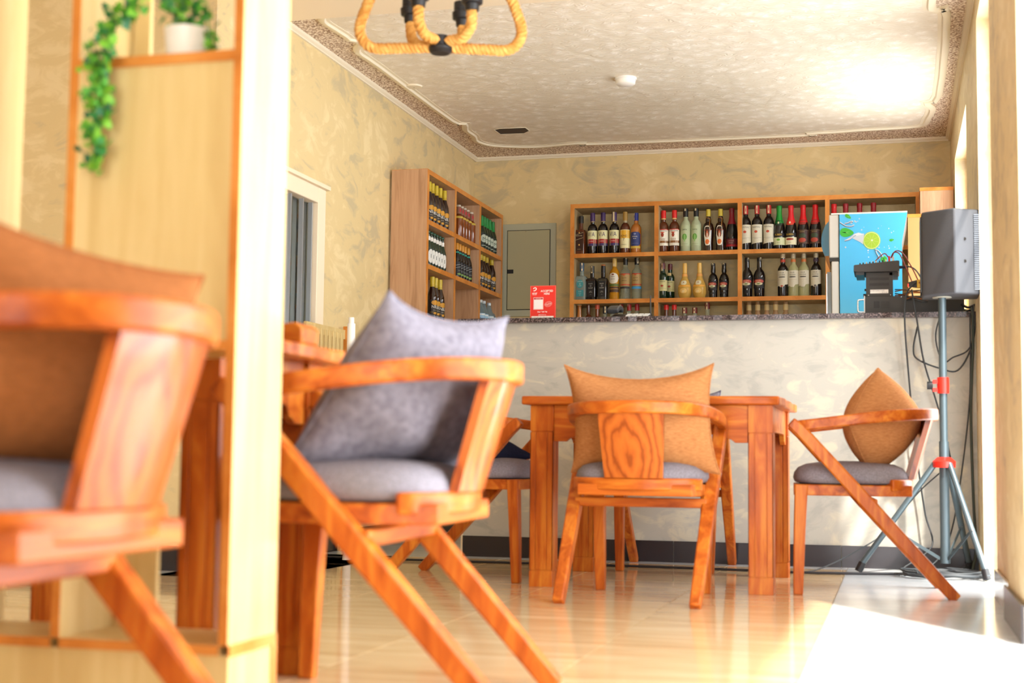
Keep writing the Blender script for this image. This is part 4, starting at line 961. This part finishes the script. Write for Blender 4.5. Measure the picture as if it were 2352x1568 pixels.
cable('second looped grey cable swagging right of the speaker stand pole', [q(2168, 700, 6.99), q(2149, 770, 6.99), q(2165, 830, 6.99), q(2190, 820, 6.99), q(2222, 805, 6.99), q(2238, 770, 6.99), q(2240, 722, 6.97)], .0036, M_CABLE)
cable('bundled dark cable dropping along the right wall to the floor', [q(2232, 705, 6.98), q(2235, 780, 6.98), q(2230, 950, 6.98), q(2236, 1150, 6.98), q(2242, 1260, 6.97), (.34, 6.93, .012)], .0065, mat('green_grey_cable', '#39423a', .5))
cable('thin cable falling from the bundle towards the tripod legs', [q(2228, 720, 6.98), q(2228, 900, 6.98), q(2212, 1060, 6.98), q(2190, 1200, 6.98), q(2165, 1270, 6.95), (.14, 6.90, .012)], .0036, M_CABLE)
cable('long black cable lying across the tiled floor towards the tripod', [(-2.80, 6.60, .007), (-2.3, 6.58, .007), (-1.7, 6.60, .007), (-1.2, 6.62, .007), (-.8, 6.60, .007), (-.4, 6.56, .007), (-.1, 6.62, .007), (.1, 6.70, .007)], .006, mat('black_cable', '#201e22', .45), 8)
cable('thin grey cable rising from the floor to the tripod braces', [(-.55, 6.60, .007), (-.35, 6.66, .012), q(2010, 1240, 6.85), q(2055, 1195, 6.85), q(2110, 1130, 6.80), q(2165, 1080, 6.75)], .0032, M_CABLE)
coil = []
for i in range(130):
    a = i*.42; rr = .12+.035*math.sin(i*.37)+.02*math.sin(i*.11); coil.append((.20+rr*1.25*math.cos(a), 6.60+rr*.9*math.sin(a), .008+.00016*i+.004*math.sin(i*1.7)))
tag(obj('cable_coil', MB().tube(coil, .0045, 6), M_CABLE, None, 60), 'tangled coil of grey cable on the floor under the tripod', 'cable')
cable('red signal cable arching from the red plug over the mixer', [q(2010, 600, 7.2), q(2020, 590, 7.2), q(2032, 582, 7.21), q(2040, 590, 7.22)], .0028, M_CABRED)
cable('outer red and black cable arching from the white plug towards the speaker', [q(2048, 592, 7.22), q(2056, 577, 7.20), q(2072, 580, 7.16), q(2092, 610, 7.08), q(2112, 650, 6.98)], .0030, M_CABRED)
cable('inner red cable arching from the white plug to the adapter', [q(2046, 592, 7.23), q(2053, 580, 7.20), q(2066, 583, 7.16), q(2080, 612, 7.08), q(2096, 650, 7.0)], .0028, M_CABRED)
cable('black cable from the mixer jack to the loudspeaker', [q(2075, 612, 7.20), q(2092, 613, 7.12), q(2105, 622, 7.02), q(2117, 640, 6.9)], .0038, M_CABLE)
for k in range(7):
    yy = 662+k*4.5
    cable('%s wire beside the amplifier, %s from the top of the tangle' % ('copper' if k % 2 else 'dark', ['first', 'second', 'third', 'fourth', 'fifth', 'sixth', 'seventh'][k]),
          [q(2056, yy+3, 7.2), q(2075, yy+random.uniform(-3, 6), 7.15), q(2095, yy+random.uniform(-4, 7), 7.08), q(2118, yy+random.uniform(-5, 5), 7.02), q(2130, yy+4, 7.08)], .0028, M_CABOR if k % 2 else M_CABLE)
cable('thick black cable bundle on the amplifier behind the pole', [q(2190, 690, 7.2), q(2210, 700, 7.12), q(2225, 706, 7.08), q(2240, 700, 7.06), q(2238, 712, 7.12), q(2215, 712, 7.2), q(2195, 705, 7.22)], .006, M_BLACK)
t = thing('cloth_tag', 'pale folded paper tag among the cables at the right end of the counter', 'paper', q(2225, 700, 7.12))
t.location.z = WT+.02
obj('sheet', MB().rings([[(-.03, -.01, -.012), (.03, -.01, .012), (.03, .02, .014), (-.03, .02, -.010)], [(-.03, -.01, -.008), (.03, -.01, .016), (.03, .02, .018), (-.03, .02, -.006)]]), C('#b8aa7c'), t)

# ================================================================== CHAIRS
def make_chair():
    t = thing('dining_chair', 'x', 'chair')
    H_ = .262
    rail = [(-H_, .29, .640), (-H_-.010, .24, .645), (-H_-.010, .12, .660), (-H_+.008, .0, .675), (-.225, -.10, .684), (-.165, -.175, .689), (-.085, -.215, .691), (0, -.228, .692)]
    rail = rail+[(-x, y, z) for x, y, z in reversed(rail[:-1])]
    rp = bez(rail, 5); nn = len(rp)
    ws = [.034+.012*math.sin(math.pi*i/(nn-1)) for i in range(nn)]; hs = [.040+.006*math.sin(math.pi*i/(nn-1)) for i in range(nn)]
    obj('arm_rail', MB().sweep(rp, ws, hs), M_WOODX, t, 35, bevel=.006)
    for s in (-1, 1):
        obj('leg', MB().sweep([(s*.204, .290, 0), (s*.208, .284, .22), (s*.210, .276, .418)], [.036, .043, .048], [.036, .043, .048], up=Vector((0, 1, 0))), M_WOOD, t, bevel=.004, label=None)
        dg_ = MB().sweep([(s*H_, .315, .655), (s*H_, .275, .620), (s*.250, .02, .338), (s*.240, -.285, .001)], [.046, .050, .050, .040], [.040, .046, .052, .044], up=Vector((0, 1, 0)))
        obj('diagonal_leg', dg_, M_WOOD, t, bevel=.006)
    # seat frame
    obj('seat_frame', MB().prism([(-.222, .305), (.222, .305), (.236, .0), (.208, -.135), (-.208, -.135), (-.236, .0)], .376, .418), M_WOODX, t, bevel=.004)
    arc = [(.238*math.cos(a), -.060-.092*math.sin(a)) for a in [math.pi*i/12 for i in range(13)]]
    inn = [(.190*math.cos(a), -.035-.085*math.sin(a)) for a in [math.pi*i/12 for i in range(13)]]
    obj('back_apron', MB().prism(arc+list(reversed(inn)), .396, .440), M_WOODX, t, bevel=.005)
    obj('stretcher', MB().box(-.245, .245, -.005, .035, .332, .366), M_WOODX, t, bevel=.004)
    # seat cushion: domed rounded pad
    n = 28; mb = MB()
    def outl(k):
        r = []
        for i in range(n):
            a = 2*math.pi*i/n; e = 3.6; ca, sa = math.cos(a), math.sin(a); f = 1/((abs(ca)**e+abs(sa)**e)**(1/e))
            r.append((ca*f*.238*k*(1-.05*sa*-1 if 0 else 1), .088+sa*f*.215*k))
        return r
    rings = [[(x, y, z) for x, y in outl(k)] for k, z in ((.90, .420), (.99, .426), (1.02, .442), (1.0, .462), (.93, .482), (.78, .496), (.5, .505), (.2, .508))]
    obj('seat_cushion', mb.rings(rings), M_SEAT, t, 80)
    # splat: curved tapered board
    mb = MB(); rs = []
    for i in range(7):
        k = i/6; z = .44+.236*k; y = -.148-.068*k; w = (.212+.026*k)/2
        ring = []
        for j in range(7): u = -1+j/3; ring.append((u*w, y-.016*(1-u*u)*1.0, z))
        for j in range(7): u = 1-j/3; ring.append((u*w, y-.016*(1-u*u)+.020, z))
        rs.append(ring)
    obj('splat', mb.rings(rs), M_KNOT, t, 40)
    return t
ch0 = make_chair()
GC = 'orange wooden armchairs at the tables'
def put_chair(o, x, y, deg, label): o.location = (x, y, 0); o.rotation_euler = (0, 0, math.radians(deg)); o['label'] = label; o['group'] = GC
put_chair(ch0, -.9035, 5.195, 0, 'orange wooden armchair with its back to us before the middle table')
for x, y, d, lb in ((-.085, 5.80, 94, 'orange wooden armchair seen from the side beside the speaker stand'),
                    (-1.77, 5.85, -92, 'orange wooden armchair behind the left leg of the middle table'),
                    (-1.005, 6.71, 180, 'orange wooden armchair on the far side of the middle table facing us'),
                    (-1.015, 2.90, 92, 'blurred orange wooden armchair with a large grey cushion right of the wooden divider'),
                    (-1.155, 1.72, 90, 'very near blurred orange wooden armchair with brown cushion at the left edge')):
    put_chair(copy_tree(ch0), x, y, d, lb)

# ================================================================== PILLOWS
def pillow(name, label, m, TL, TR, BL, BR, thick, pinch=.10, n=16, wr=.010, seed=1, sagtop=0):
    """corner points in world; bilinear map with pinched edges and puffed middle"""
    TL, TR, BL, BR = map(Vector, (TL, TR, BL, BR)); rnd = random.Random(seed)
    c = (TL+TR+BL+BR)/4; base = (BL+BR)/2
    ux = ((TR-TL)+(BR-BL)).normalized(); uz = ((TL-BL)+(TR-BR)).normalized(); nrm = ux.cross(uz).normalized()
    ph = [rnd.uniform(0, 6) for _ in range(6)]
    def pt(u, v, side):
        uu = u*(1-pinch*(1-v*v)**.8*abs(u)**2); vv = v*(1-pinch*(1-u*u)**.8*abs(v)**2)
        if vv > 0: vv -= sagtop*(1-u*u)*vv
        p_ = BL*((1-uu)*(1-vv)/4)+BR*((1+uu)*(1-vv)/4)+TL*((1-uu)*(1+vv)/4)+TR*((1+uu)*(1+vv)/4)
        h = thick/2*max(0, (1-u**2))**.55*max(0, (1-v**2))**.55
        w = wr*(math.sin(6*u+3*v+ph[0])*math.sin(4*v-2*u+ph[1])+.6*math.sin(11*u*v+ph[2]))*(1-u*u)*(1-v*v)
        return p_+nrm*(side*(h+w*(1 if side > 0 else -.5)))-base
    mb = MB(); idx = {}
    for side in (1, -1):
        for i in range(n+1):
            for j in range(n+1):
                u, v = -math.cos(math.pi*i/n), -math.cos(math.pi*j/n)
                edge = i in (0, n) or j in (0, n)
                k = (i, j, 0 if edge else side)
                if k not in idx: idx[k] = len(mb.v); mb.v.append(pt(u, v, side))
    for side in (1, -1):
        g_ = lambda i, j: idx[(i, j, 0 if (i in (0, n) or j in (0, n)) else side)]
        for i in range(n):
            for j in range(n): mb.f.append((g_(i, j), g_(i+1, j), g_(i+1, j+1), g_(i, j+1)))
    t = thing(name, label, 'cushion', base)
    body = obj('cover', mb, m, t, 80, sub=1)
    ed = [pt(-math.cos(math.pi*i/n), -1, 1) for i in range(n)]+[pt(1, -math.cos(math.pi*i/n), 1) for i in range(n)]+[pt(math.cos(math.pi*i/n), 1, 1) for i in range(n)]+[pt(-1, math.cos(math.pi*i/n), 1) for i in range(n)]
    obj('seam_piping', MB().tube(ed, .0035, 6, closed=True), m, t, 60)
    return t
pillow('cushion', 'brown woven cushion with pointed ears on the chair with its back to us', M_BURLAP, (-1.172, 5.10, .850), (-.622, 5.10, .852), (-1.165, 5.20, .455), (-.610, 5.20, .455), .20, .11, sagtop=.20, wr=.006, seed=3)
pillow('cushion', 'brown woven cushion standing on its corner on the chair by the speaker stand', M_BURLAP, (-.060, 5.76, .872), (.095, 6.00, .665), (-.165, 5.57, .655), (-.080, 5.72, .455), .27, -.08, seed=5, wr=.006)
pillow('cushion', 'large crumpled grey cushion on the chair right of the wooden divider', M_GREYP, (-.985, 2.70, .845), (-.84, 3.08, .826), (-1.215, 2.70, .485), (-.93, 3.10, .49), .23, .05, sagtop=.16, wr=.024, seed=8)
pillow('cushion', 'rust brown cushion on the very near chair at the left edge', M_RUST, (-1.13, 1.50, .825), (-.985, 1.90, .775), (-1.25, 1.52, .50), (-1.07, 1.90, .48), .20, .06, sagtop=.06, seed=11)
pillow('cushion', 'dark navy cushion on the chair behind the left table leg', M_NAVY, (-1.86, 5.66, .60), (-1.78, 6.04, .60), (-1.62, 5.64, .505), (-1.50, 6.04, .505), .10, .06, seed=13)
pillow('cushion', 'grey cushion on the far chair behind the table, only its corner showing', M_GREYP, (-1.20, 6.82, .80), (-.80, 6.83, .835), (-1.21, 6.75, .50), (-.79, 6.75, .50), .14, .08, seed=17, sagtop=.1)

# ================================================================== TABLES
def make_table(name, label, X0, X1, Y0, Y1, ov, zt=.752, lw=.094):
    cx_, cy_ = (X0+X1)/2, (Y0+Y1)/2
    t = thing(name, label, 'table', (cx_, cy_, 0))
    hx, hy = (X1-X0)/2, (Y1-Y0)/2
    # live-edge top
    n = 26; poly = []; rnd = random.Random(4)
    def side(a, b, nn):
        for i in range(nn):
            k = i/nn; w = .004*math.sin(k*17+a[0]*9)+rnd.uniform(-.003, .003)
            d = Vector((b[1]-a[1], a[0]-b[0])).normalized(); p_ = Vector(a).lerp(Vector(b), k)+d*w; poly.append((p_.x, p_.y))
    side((-hx-ov, -hy-ov), (hx+ov, -hy-ov), n); side((hx+ov, -hy-ov), (hx+ov, hy+ov), n); side((hx+ov, hy+ov), (-hx-ov, hy+ov), n); side((-hx-ov, hy+ov), (-hx-ov, -hy-ov), n)
    obj('tabletop', MB().prism(poly, zt-.034, zt), M_WOODX, t, bevel=.006)
    z1 = zt-.034
    # legs with fluted faces
    for sx in (-1, 1):
        for sy in (-1, 1):
            lx, ly = sx*(hx-lw/2), sy*(hy-lw/2); h = lw/2
            mb = MB().box(-h+.003, h-.003, -h+.003, h-.003, 0, z1)
            mb.box(-h, h, -h, h, 0, .062); mb.box(-h, h, -h, h, z1-.105, z1)
            for a in range(4):
                M = Matrix.Rotation(a*math.pi/2, 4, 'Z')
                for u0, u1 in ((-h, -h*.52), (-h*.46, h*.46), (h*.52, h)): mb.box(u0, u1, -h, -h+.004, .066, z1-.109, M)
            o = obj('leg', mb, M_WOOD, t, bevel=.0012); o.location = (lx, ly, 0)
    # aprons and stepped brackets
    def apron(a, b):
        a, b = Vector(a), Vector(b); d = (b-a).normalized(); nrm = Vector((-d.y, d.x, 0)); Ln = (b-a).length
        prof = [(0, 0), (Ln, 0), (Ln, -.145), (Ln-.05, -.145), (Ln-.066, -.132), (Ln-.085, -.128), (Ln-.10, -.104), (Ln-.12, -.10), (.12, -.10), (.10, -.104), (.085, -.128), (.066, -.132), (.05, -.145), (0, -.145)]
        rs = [[a+d*u+Vector((0, 0, v))+nrm*w for u, v in prof] for w in (-.011, .011)]
        obj('apron', MB().rings(rs), M_WOODX, t, bevel=.002)
    i_ = lw; ins = .02
    apron((-hx+i_, -hy+ins, z1), (hx-i_, -hy+ins, z1)); apron((-hx+i_, hy-ins, z1), (hx-i_, hy-ins, z1))
    apron((-hx+ins, -hy+i_, z1), (-hx+ins, hy-i_, z1)); apron((hx-ins, -hy+i_, z1), (hx-ins, hy-i_, z1))
    return t
make_table('dining_table', 'orange wooden dining table with fluted legs in the middle of the room', -1.403, -.448, 5.51, 6.40, .030)
make_table('dining_table', 'blurred orange wooden dining table behind the wooden divider', -2.06, -1.335, 2.66, 3.20, .055, .762, .085)
t = thing('wooden_menu_stand', 'small slanted wooden block on the corner of the blurred table', 'menu stand', (-1.345, 3.0, .762))
obj('block', MB().rings([[(-.16, y, 0), (.06, y, 0), (.062, y, .035), (.045, y, .048), (.02, y, .045), (-.16, y, .008)] for y in (-.05, .05)]), M_WOODX, t, bevel=.006)
obj('foot_strip', MB().box(-.15, .05, -.052, -.05, .0, .006), M_WOODD, t)

# ================================================================== DIVIDER SHELF
DY0, DY1 = 2.35, 2.552
t = thing('room_divider', 'tall pale maple shelf divider with orange edging at the left of the room', 'room divider', (-1.5, 2.45, 0))
DT = Vector((-1.5, 2.45, 0))
def dv(mb): mb.v = [v-DT for v in mb.v]; return mb
xr = -1.15; ZT = 2.63
def dboard(name, x0, x1, z0, z1, y0=DY0, y1=DY1, m=M_MAPLE, edge=True, redge=False):
    o = obj(name, dv(MB().box(x0, x1, y0, y1, z0, z1)), m, t)
    if edge: obj('edging', dv(MB().box(x0, x1, y0-.003, y0, z0, z1)), M_EDGE, o)
    return o
dboard('side_panel', xr-.018, xr, .172, ZT)
dboard('upright', -1.49-.018, -1.49, .172, ZT)
dboard('upright', -1.765, -1.745, .172, ZT, edge=False)
dboard('upright', -2.30, -2.282, .172, ZT)
for a, b in ((-1.49, xr-.018), (-1.745, -1.508), (-2.282, -1.765)): dboard('bottom_board', a, b, .154, .172)
b_ = dboard('rail_board', -2.30, xr, .150, .154, edge=False)
obj('edging', dv(MB().box(xr, xr+.003, DY0, DY1, .152, .172)), M_EDGE, b_)
obj('edging', dv(MB().box(xr, xr+.003, DY1-.018, DY1, 0, .152)), M_EDGE, b_)
dboard('plinth', -2.30, xr-.001, 0, .150, DY0+.004, DY1, edge=False)
dboard('shelf_board', -1.49, xr-.018, 1.236, 1.256)
dboard('shelf_board', -1.49, xr-.018, .70, .718)
dboard('cupboard_front', -1.49, xr-.018, .718, 1.236, DY0+.002, DY0+.018, edge=False)
dboard('top_board', -2.282, xr-.018, ZT-.02, ZT)
dboard('shelf_board', -1.49, xr-.018, 1.90, 1.918)
dboard('back_panel', -1.508, -1.40, .172, .70, DY1-.012, DY1, edge=False)
dboard('back_panel', -1.49, -1.452, 1.256, 2.6, DY1-.012, DY1, edge=False)

# plant pot on the divider shelf
pp = at(421, 125, 1, 2.42)
t = thing('potted_plant', 'green leafy plant in a white pot on the divider shelf', 'potted plant', (pp.x, 2.435, 1.256))
obj('pot', MB().lathe([(.001, 0), (.035, 0), (.038, .003), (.044, .066), (.045, .070), (.041, .070), (.038, .060), (.001, .058)], 28), mat('white_ceramic', '#f0ece6', .35), t, 40)
obj('soil', MB().lathe([(.001, .058), (.0385, .060)], 16), mat('soil', '#4a3524', .9), t)
LM = [mat('leaf_bright', '#6fae2c', .5), mat('leaf_mid', '#4c9a2e', .5), mat('leaf_deep', '#2f7d3c', .5), mat('leaf_dark', '#2c6440', .5)]
def leaf_mesh(i, cache={}):
    if i in cache: return cache[i]
    # lobed ivy leaf, about 1 unit
    out_ = [(0, 0), (.28, -.12), (.5, .10), (.38, .30), (.52, .55), (.25, .58), (0, 1.0), (-.25, .58), (-.52, .55), (-.38, .30), (-.5, .10), (-.28, -.12)]
    vs = [Vector((x, y, -.25*x*x-.08*y*y)) for x, y in out_]+[Vector((0, .35, .05))]
    mb = MB().add(vs, [(12, k, (k+1) % 12) for k in range(12)]); me = mb.mesh('leaf'); me.materials.append(LM[i]); cache[i] = me; return me
def leaf(parent, p_, size, rnd):
    o = bpy.data.objects.new('leaf', leaf_mesh(rnd.choice((0, 0, 1, 1, 2, 3)))); COL.objects.link(o); o.parent = parent; o.location = p_
    o.rotation_euler = (rnd.uniform(.6, 2.3), rnd.uniform(-.6, .6), rnd.uniform(-1.6, 1.6)); o.scale = (size,)*3
rnd = random.Random(21)
obj('stems', MB().tube([(0, 0, .055), (.01, 0, .10), (.03, -.02, .12)], .002, 5).tube([(0, 0, .055), (-.02, .0, .11)], .002, 5).tube(bez([(.02, 0, .06), (.05, -.02, .085), (.062, -.03, .04), (.066, -.035, .0)], 4), .002, 5), LM[2], t)
for i in range(80):
    a = rnd.uniform(0, 6.28); r = rnd.uniform(0, .058); leaf(t, (r*math.cos(a), r*math.sin(a)*.8-.005, .066+rnd.uniform(0, .075)), rnd.uniform(.014, .024), rnd)
for i in range(16): leaf(t, (.064+rnd.uniform(-.010, .008), -.03+rnd.uniform(-.02, .02), .055-.055*rnd.random()), rnd.uniform(.012, .020), rnd)
# trailing ivy
iv = [at(300, -60, 1, 2.30), at(318, -10, 1, 2.30), at(290, 35, 1, 2.30), at(245, 90, 1, 2.30), at(228, 160, 1, 2.31), at(225, 240, 1, 2.31), at(222, 320, 1, 2.31), at(210, 395, 1, 2.31)]
p0 = Vector((-1.36, 2.36, 1.918)); 
pth = bez([p0-iv[-1]]+[p_-iv[-1] for p_ in iv], 8)
t = thing('trailing_ivy', 'long strand of trailing green ivy hanging over the divider upright', 'plant', iv[-1])
obj('vine', MB().tube(pth, .0018, 5), LM[2], t)
for i in range(270):
    k = rnd.uniform(.30, 1); p_ = pth[min(len(pth)-1, int(k*(len(pth)-1)))]
    sp = .024*(1 if k < .93 else .7)
    leaf(t, (p_.x+rnd.gauss(0, sp*.62), p_.y+rnd.uniform(-.018, .010), p_.z+rnd.uniform(-.015, .015)), rnd.uniform(.013, .023), rnd)

# ================================================================== ROPE CHANDELIER
LY_ = 4.3
hb = at(1012, 108, 1, LY_)
t = thing('rope_chandelier', 'rope-wrapped chandelier with black sockets hanging from the ceiling', 'chandelier', hb)
obj('hub', MB().lathe([(.001, -.022), (.030, -.022), (.042, -.012), (.042, -.004), (.026, .004), (.026, .036), (.001, .038)], 20), M_BLACK, t, 40)
def rope(pts):
    pts = bez(pts, 10); mb = MB(); mb.tube(pts, .0150, 8)
    # twisted strands
    Ls = [0]
    for a, b in zip(pts, pts[1:]): Ls.append(Ls[-1]+(b-a).length)
    for s in range(3):
        prev = None; sp = []
        import bisect
        total = Ls[-1]; m_ = int(total/.0035)
        for i in range(m_+1):
            d = total*i/m_; k = min(len(pts)-2, max(0, bisect.bisect_right(Ls, d)-1)); f = (d-Ls[k])/max(1e-6, Ls[k+1]-Ls[k])
            p_ = pts[k].lerp(pts[k+1], f); tg = (pts[k+1]-pts[k]).normalized()
            u = (prev-tg*prev.dot(tg)) if prev else tg.orthogonal(); u.normalize(); prev = u; w = tg.cross(u)
            a = 2*math.pi*(d/.042+s/3); sp.append(p_+(u*math.cos(a)+w*math.sin(a))*.0105)
        mb.tube(sp, .0088, 5)
    return mb
hz = 2.675-hb.z
for k in (0, 2):
    a = math.radians(16+90*k); c_, s_ = math.cos(a), math.sin(a)
    R_ = .262
    if k % 2 == 0 or True:
        pts_ = [(.035*c_, .035*s_, -.002), (.14*c_, .14*s_, -.006), (.225*c_, .225*s_, -.004), (R_*c_, R_*s_, .045), (.245*c_, .245*s_, .12), (.20*c_, .20*s_, .22), (.12*c_, .12*s_, .36), (.03*c_, .03*s_, .46)]
        obj('rope_arm', rope(pts_), M_ROPE, t, 60)
for k in range(4):
    a = math.radians(72+90*k); c_, s_ = math.cos(a), math.sin(a)
    pts_ = [(.03*c_, .03*s_, .016), (.085*c_, .085*s_, .018), (.118*c_, .118*s_, .05), (.122*c_, .122*s_, .10)]
    ar = obj('inner_rope_arm', rope(pts_), M_ROPE, t, 60)
    so = obj('lamp_socket', MB().lathe([(.001, .10), (.022, .10), (.024, .120), (.034, .124), (.036, .145), (.030, .150), (.030, .18), (.001, .18)], 16, (.122*c_, .122*s_)), M_BLACK, t, 40)
    obj('bulb', MB().lathe([(.012, .18), (.014, .20), (.030, .24), (.028, .27), (.012, .29), (.001, .292)], 16, (.122*c_, .122*s_)), mat('bulb_glass', '#f4ead2', .2), so, 60)
obj('top_hub', MB().lathe([(.001, .44), (.05, .44), (.05, .49), (.001, .50)], 16), M_BLACK, t, 40)
obj('hanging_rope', MB().tube([(0, 0, .49), (0, 0, hz-.02)], .010, 8), M_ROPE, t, 60)
obj('ceiling_rose', MB().lathe([(.001, hz-.025), (.05, hz-.025), (.06, hz), (.001, hz)], 20), M_BLACK, t, 40)

# ================================================================== LEFT CORNER ITEMS
t = thing('slatted_gate', 'tan slatted wooden gate leaning open against the left wall', 'gate', (-2.86, 7.085, 0))
sl0 = at(735, 800, 0, -2.86).y; 
for i in range(9):
    y = -.42+.055*i
    obj('slat', MB().box(-.012, .006, y-.018, y+.018, .13, 1.16), M_MAPLE, t, bevel=.003)
obj('end_stile', MB().box(-.014, .012, .075, .11, .10, 1.20), M_EDGE, t, bevel=.003)
obj('top_rail', MB().box(-.016, .0, -.45, .075, 1.13, 1.18), M_MAPLE, t); obj('bottom_rail', MB().box(-.016, .0, -.45, .075, .14, .20), M_MAPLE, t)
obj('floor_block', MB().box(-.014, .0, -.43, -.39, 0, .13).box(-.014, .0, .06, .10, 0, .13), M_MAPLE, t)
wp = at(812, 1240, 2, .10)
t = thing('white_post', 'slim white post with a small cap beside the slatted gate', 'post', (-2.585, 6.55, 0))
obj('shaft', MB().lathe([(.001, 0), (.022, 0), (.020, .02), (.020, 1.155), (.001, 1.155)], 16), M_WHITE, t, 40)
obj('post_cap', MB().lathe([(.001, 1.155), (.014, 1.155), (.014, 1.185), (.001, 1.186)], 16), M_WHITE, t, 40)
fp = at(866, 716, 0, XL)
t = thing('picture_frame', 'narrow red brown picture frame on the left wall behind the grey cushion', 'picture frame', (XL, fp.y+.14, fp.z-.13))
obj('frame', MB().box(0, .018, -.15, -.13, -.13, .13).box(0, .018, .13, .15, -.13, .13).box(0, .018, -.13, .13, .11, .13).box(0, .018, -.13, .13, -.13, -.11), mat('red_brown_frame', '#8a4a34', .4), t)
obj('mount', MB().box(.002, .006, -.13, .13, -.11, .11), C('#c9a98a'), t)
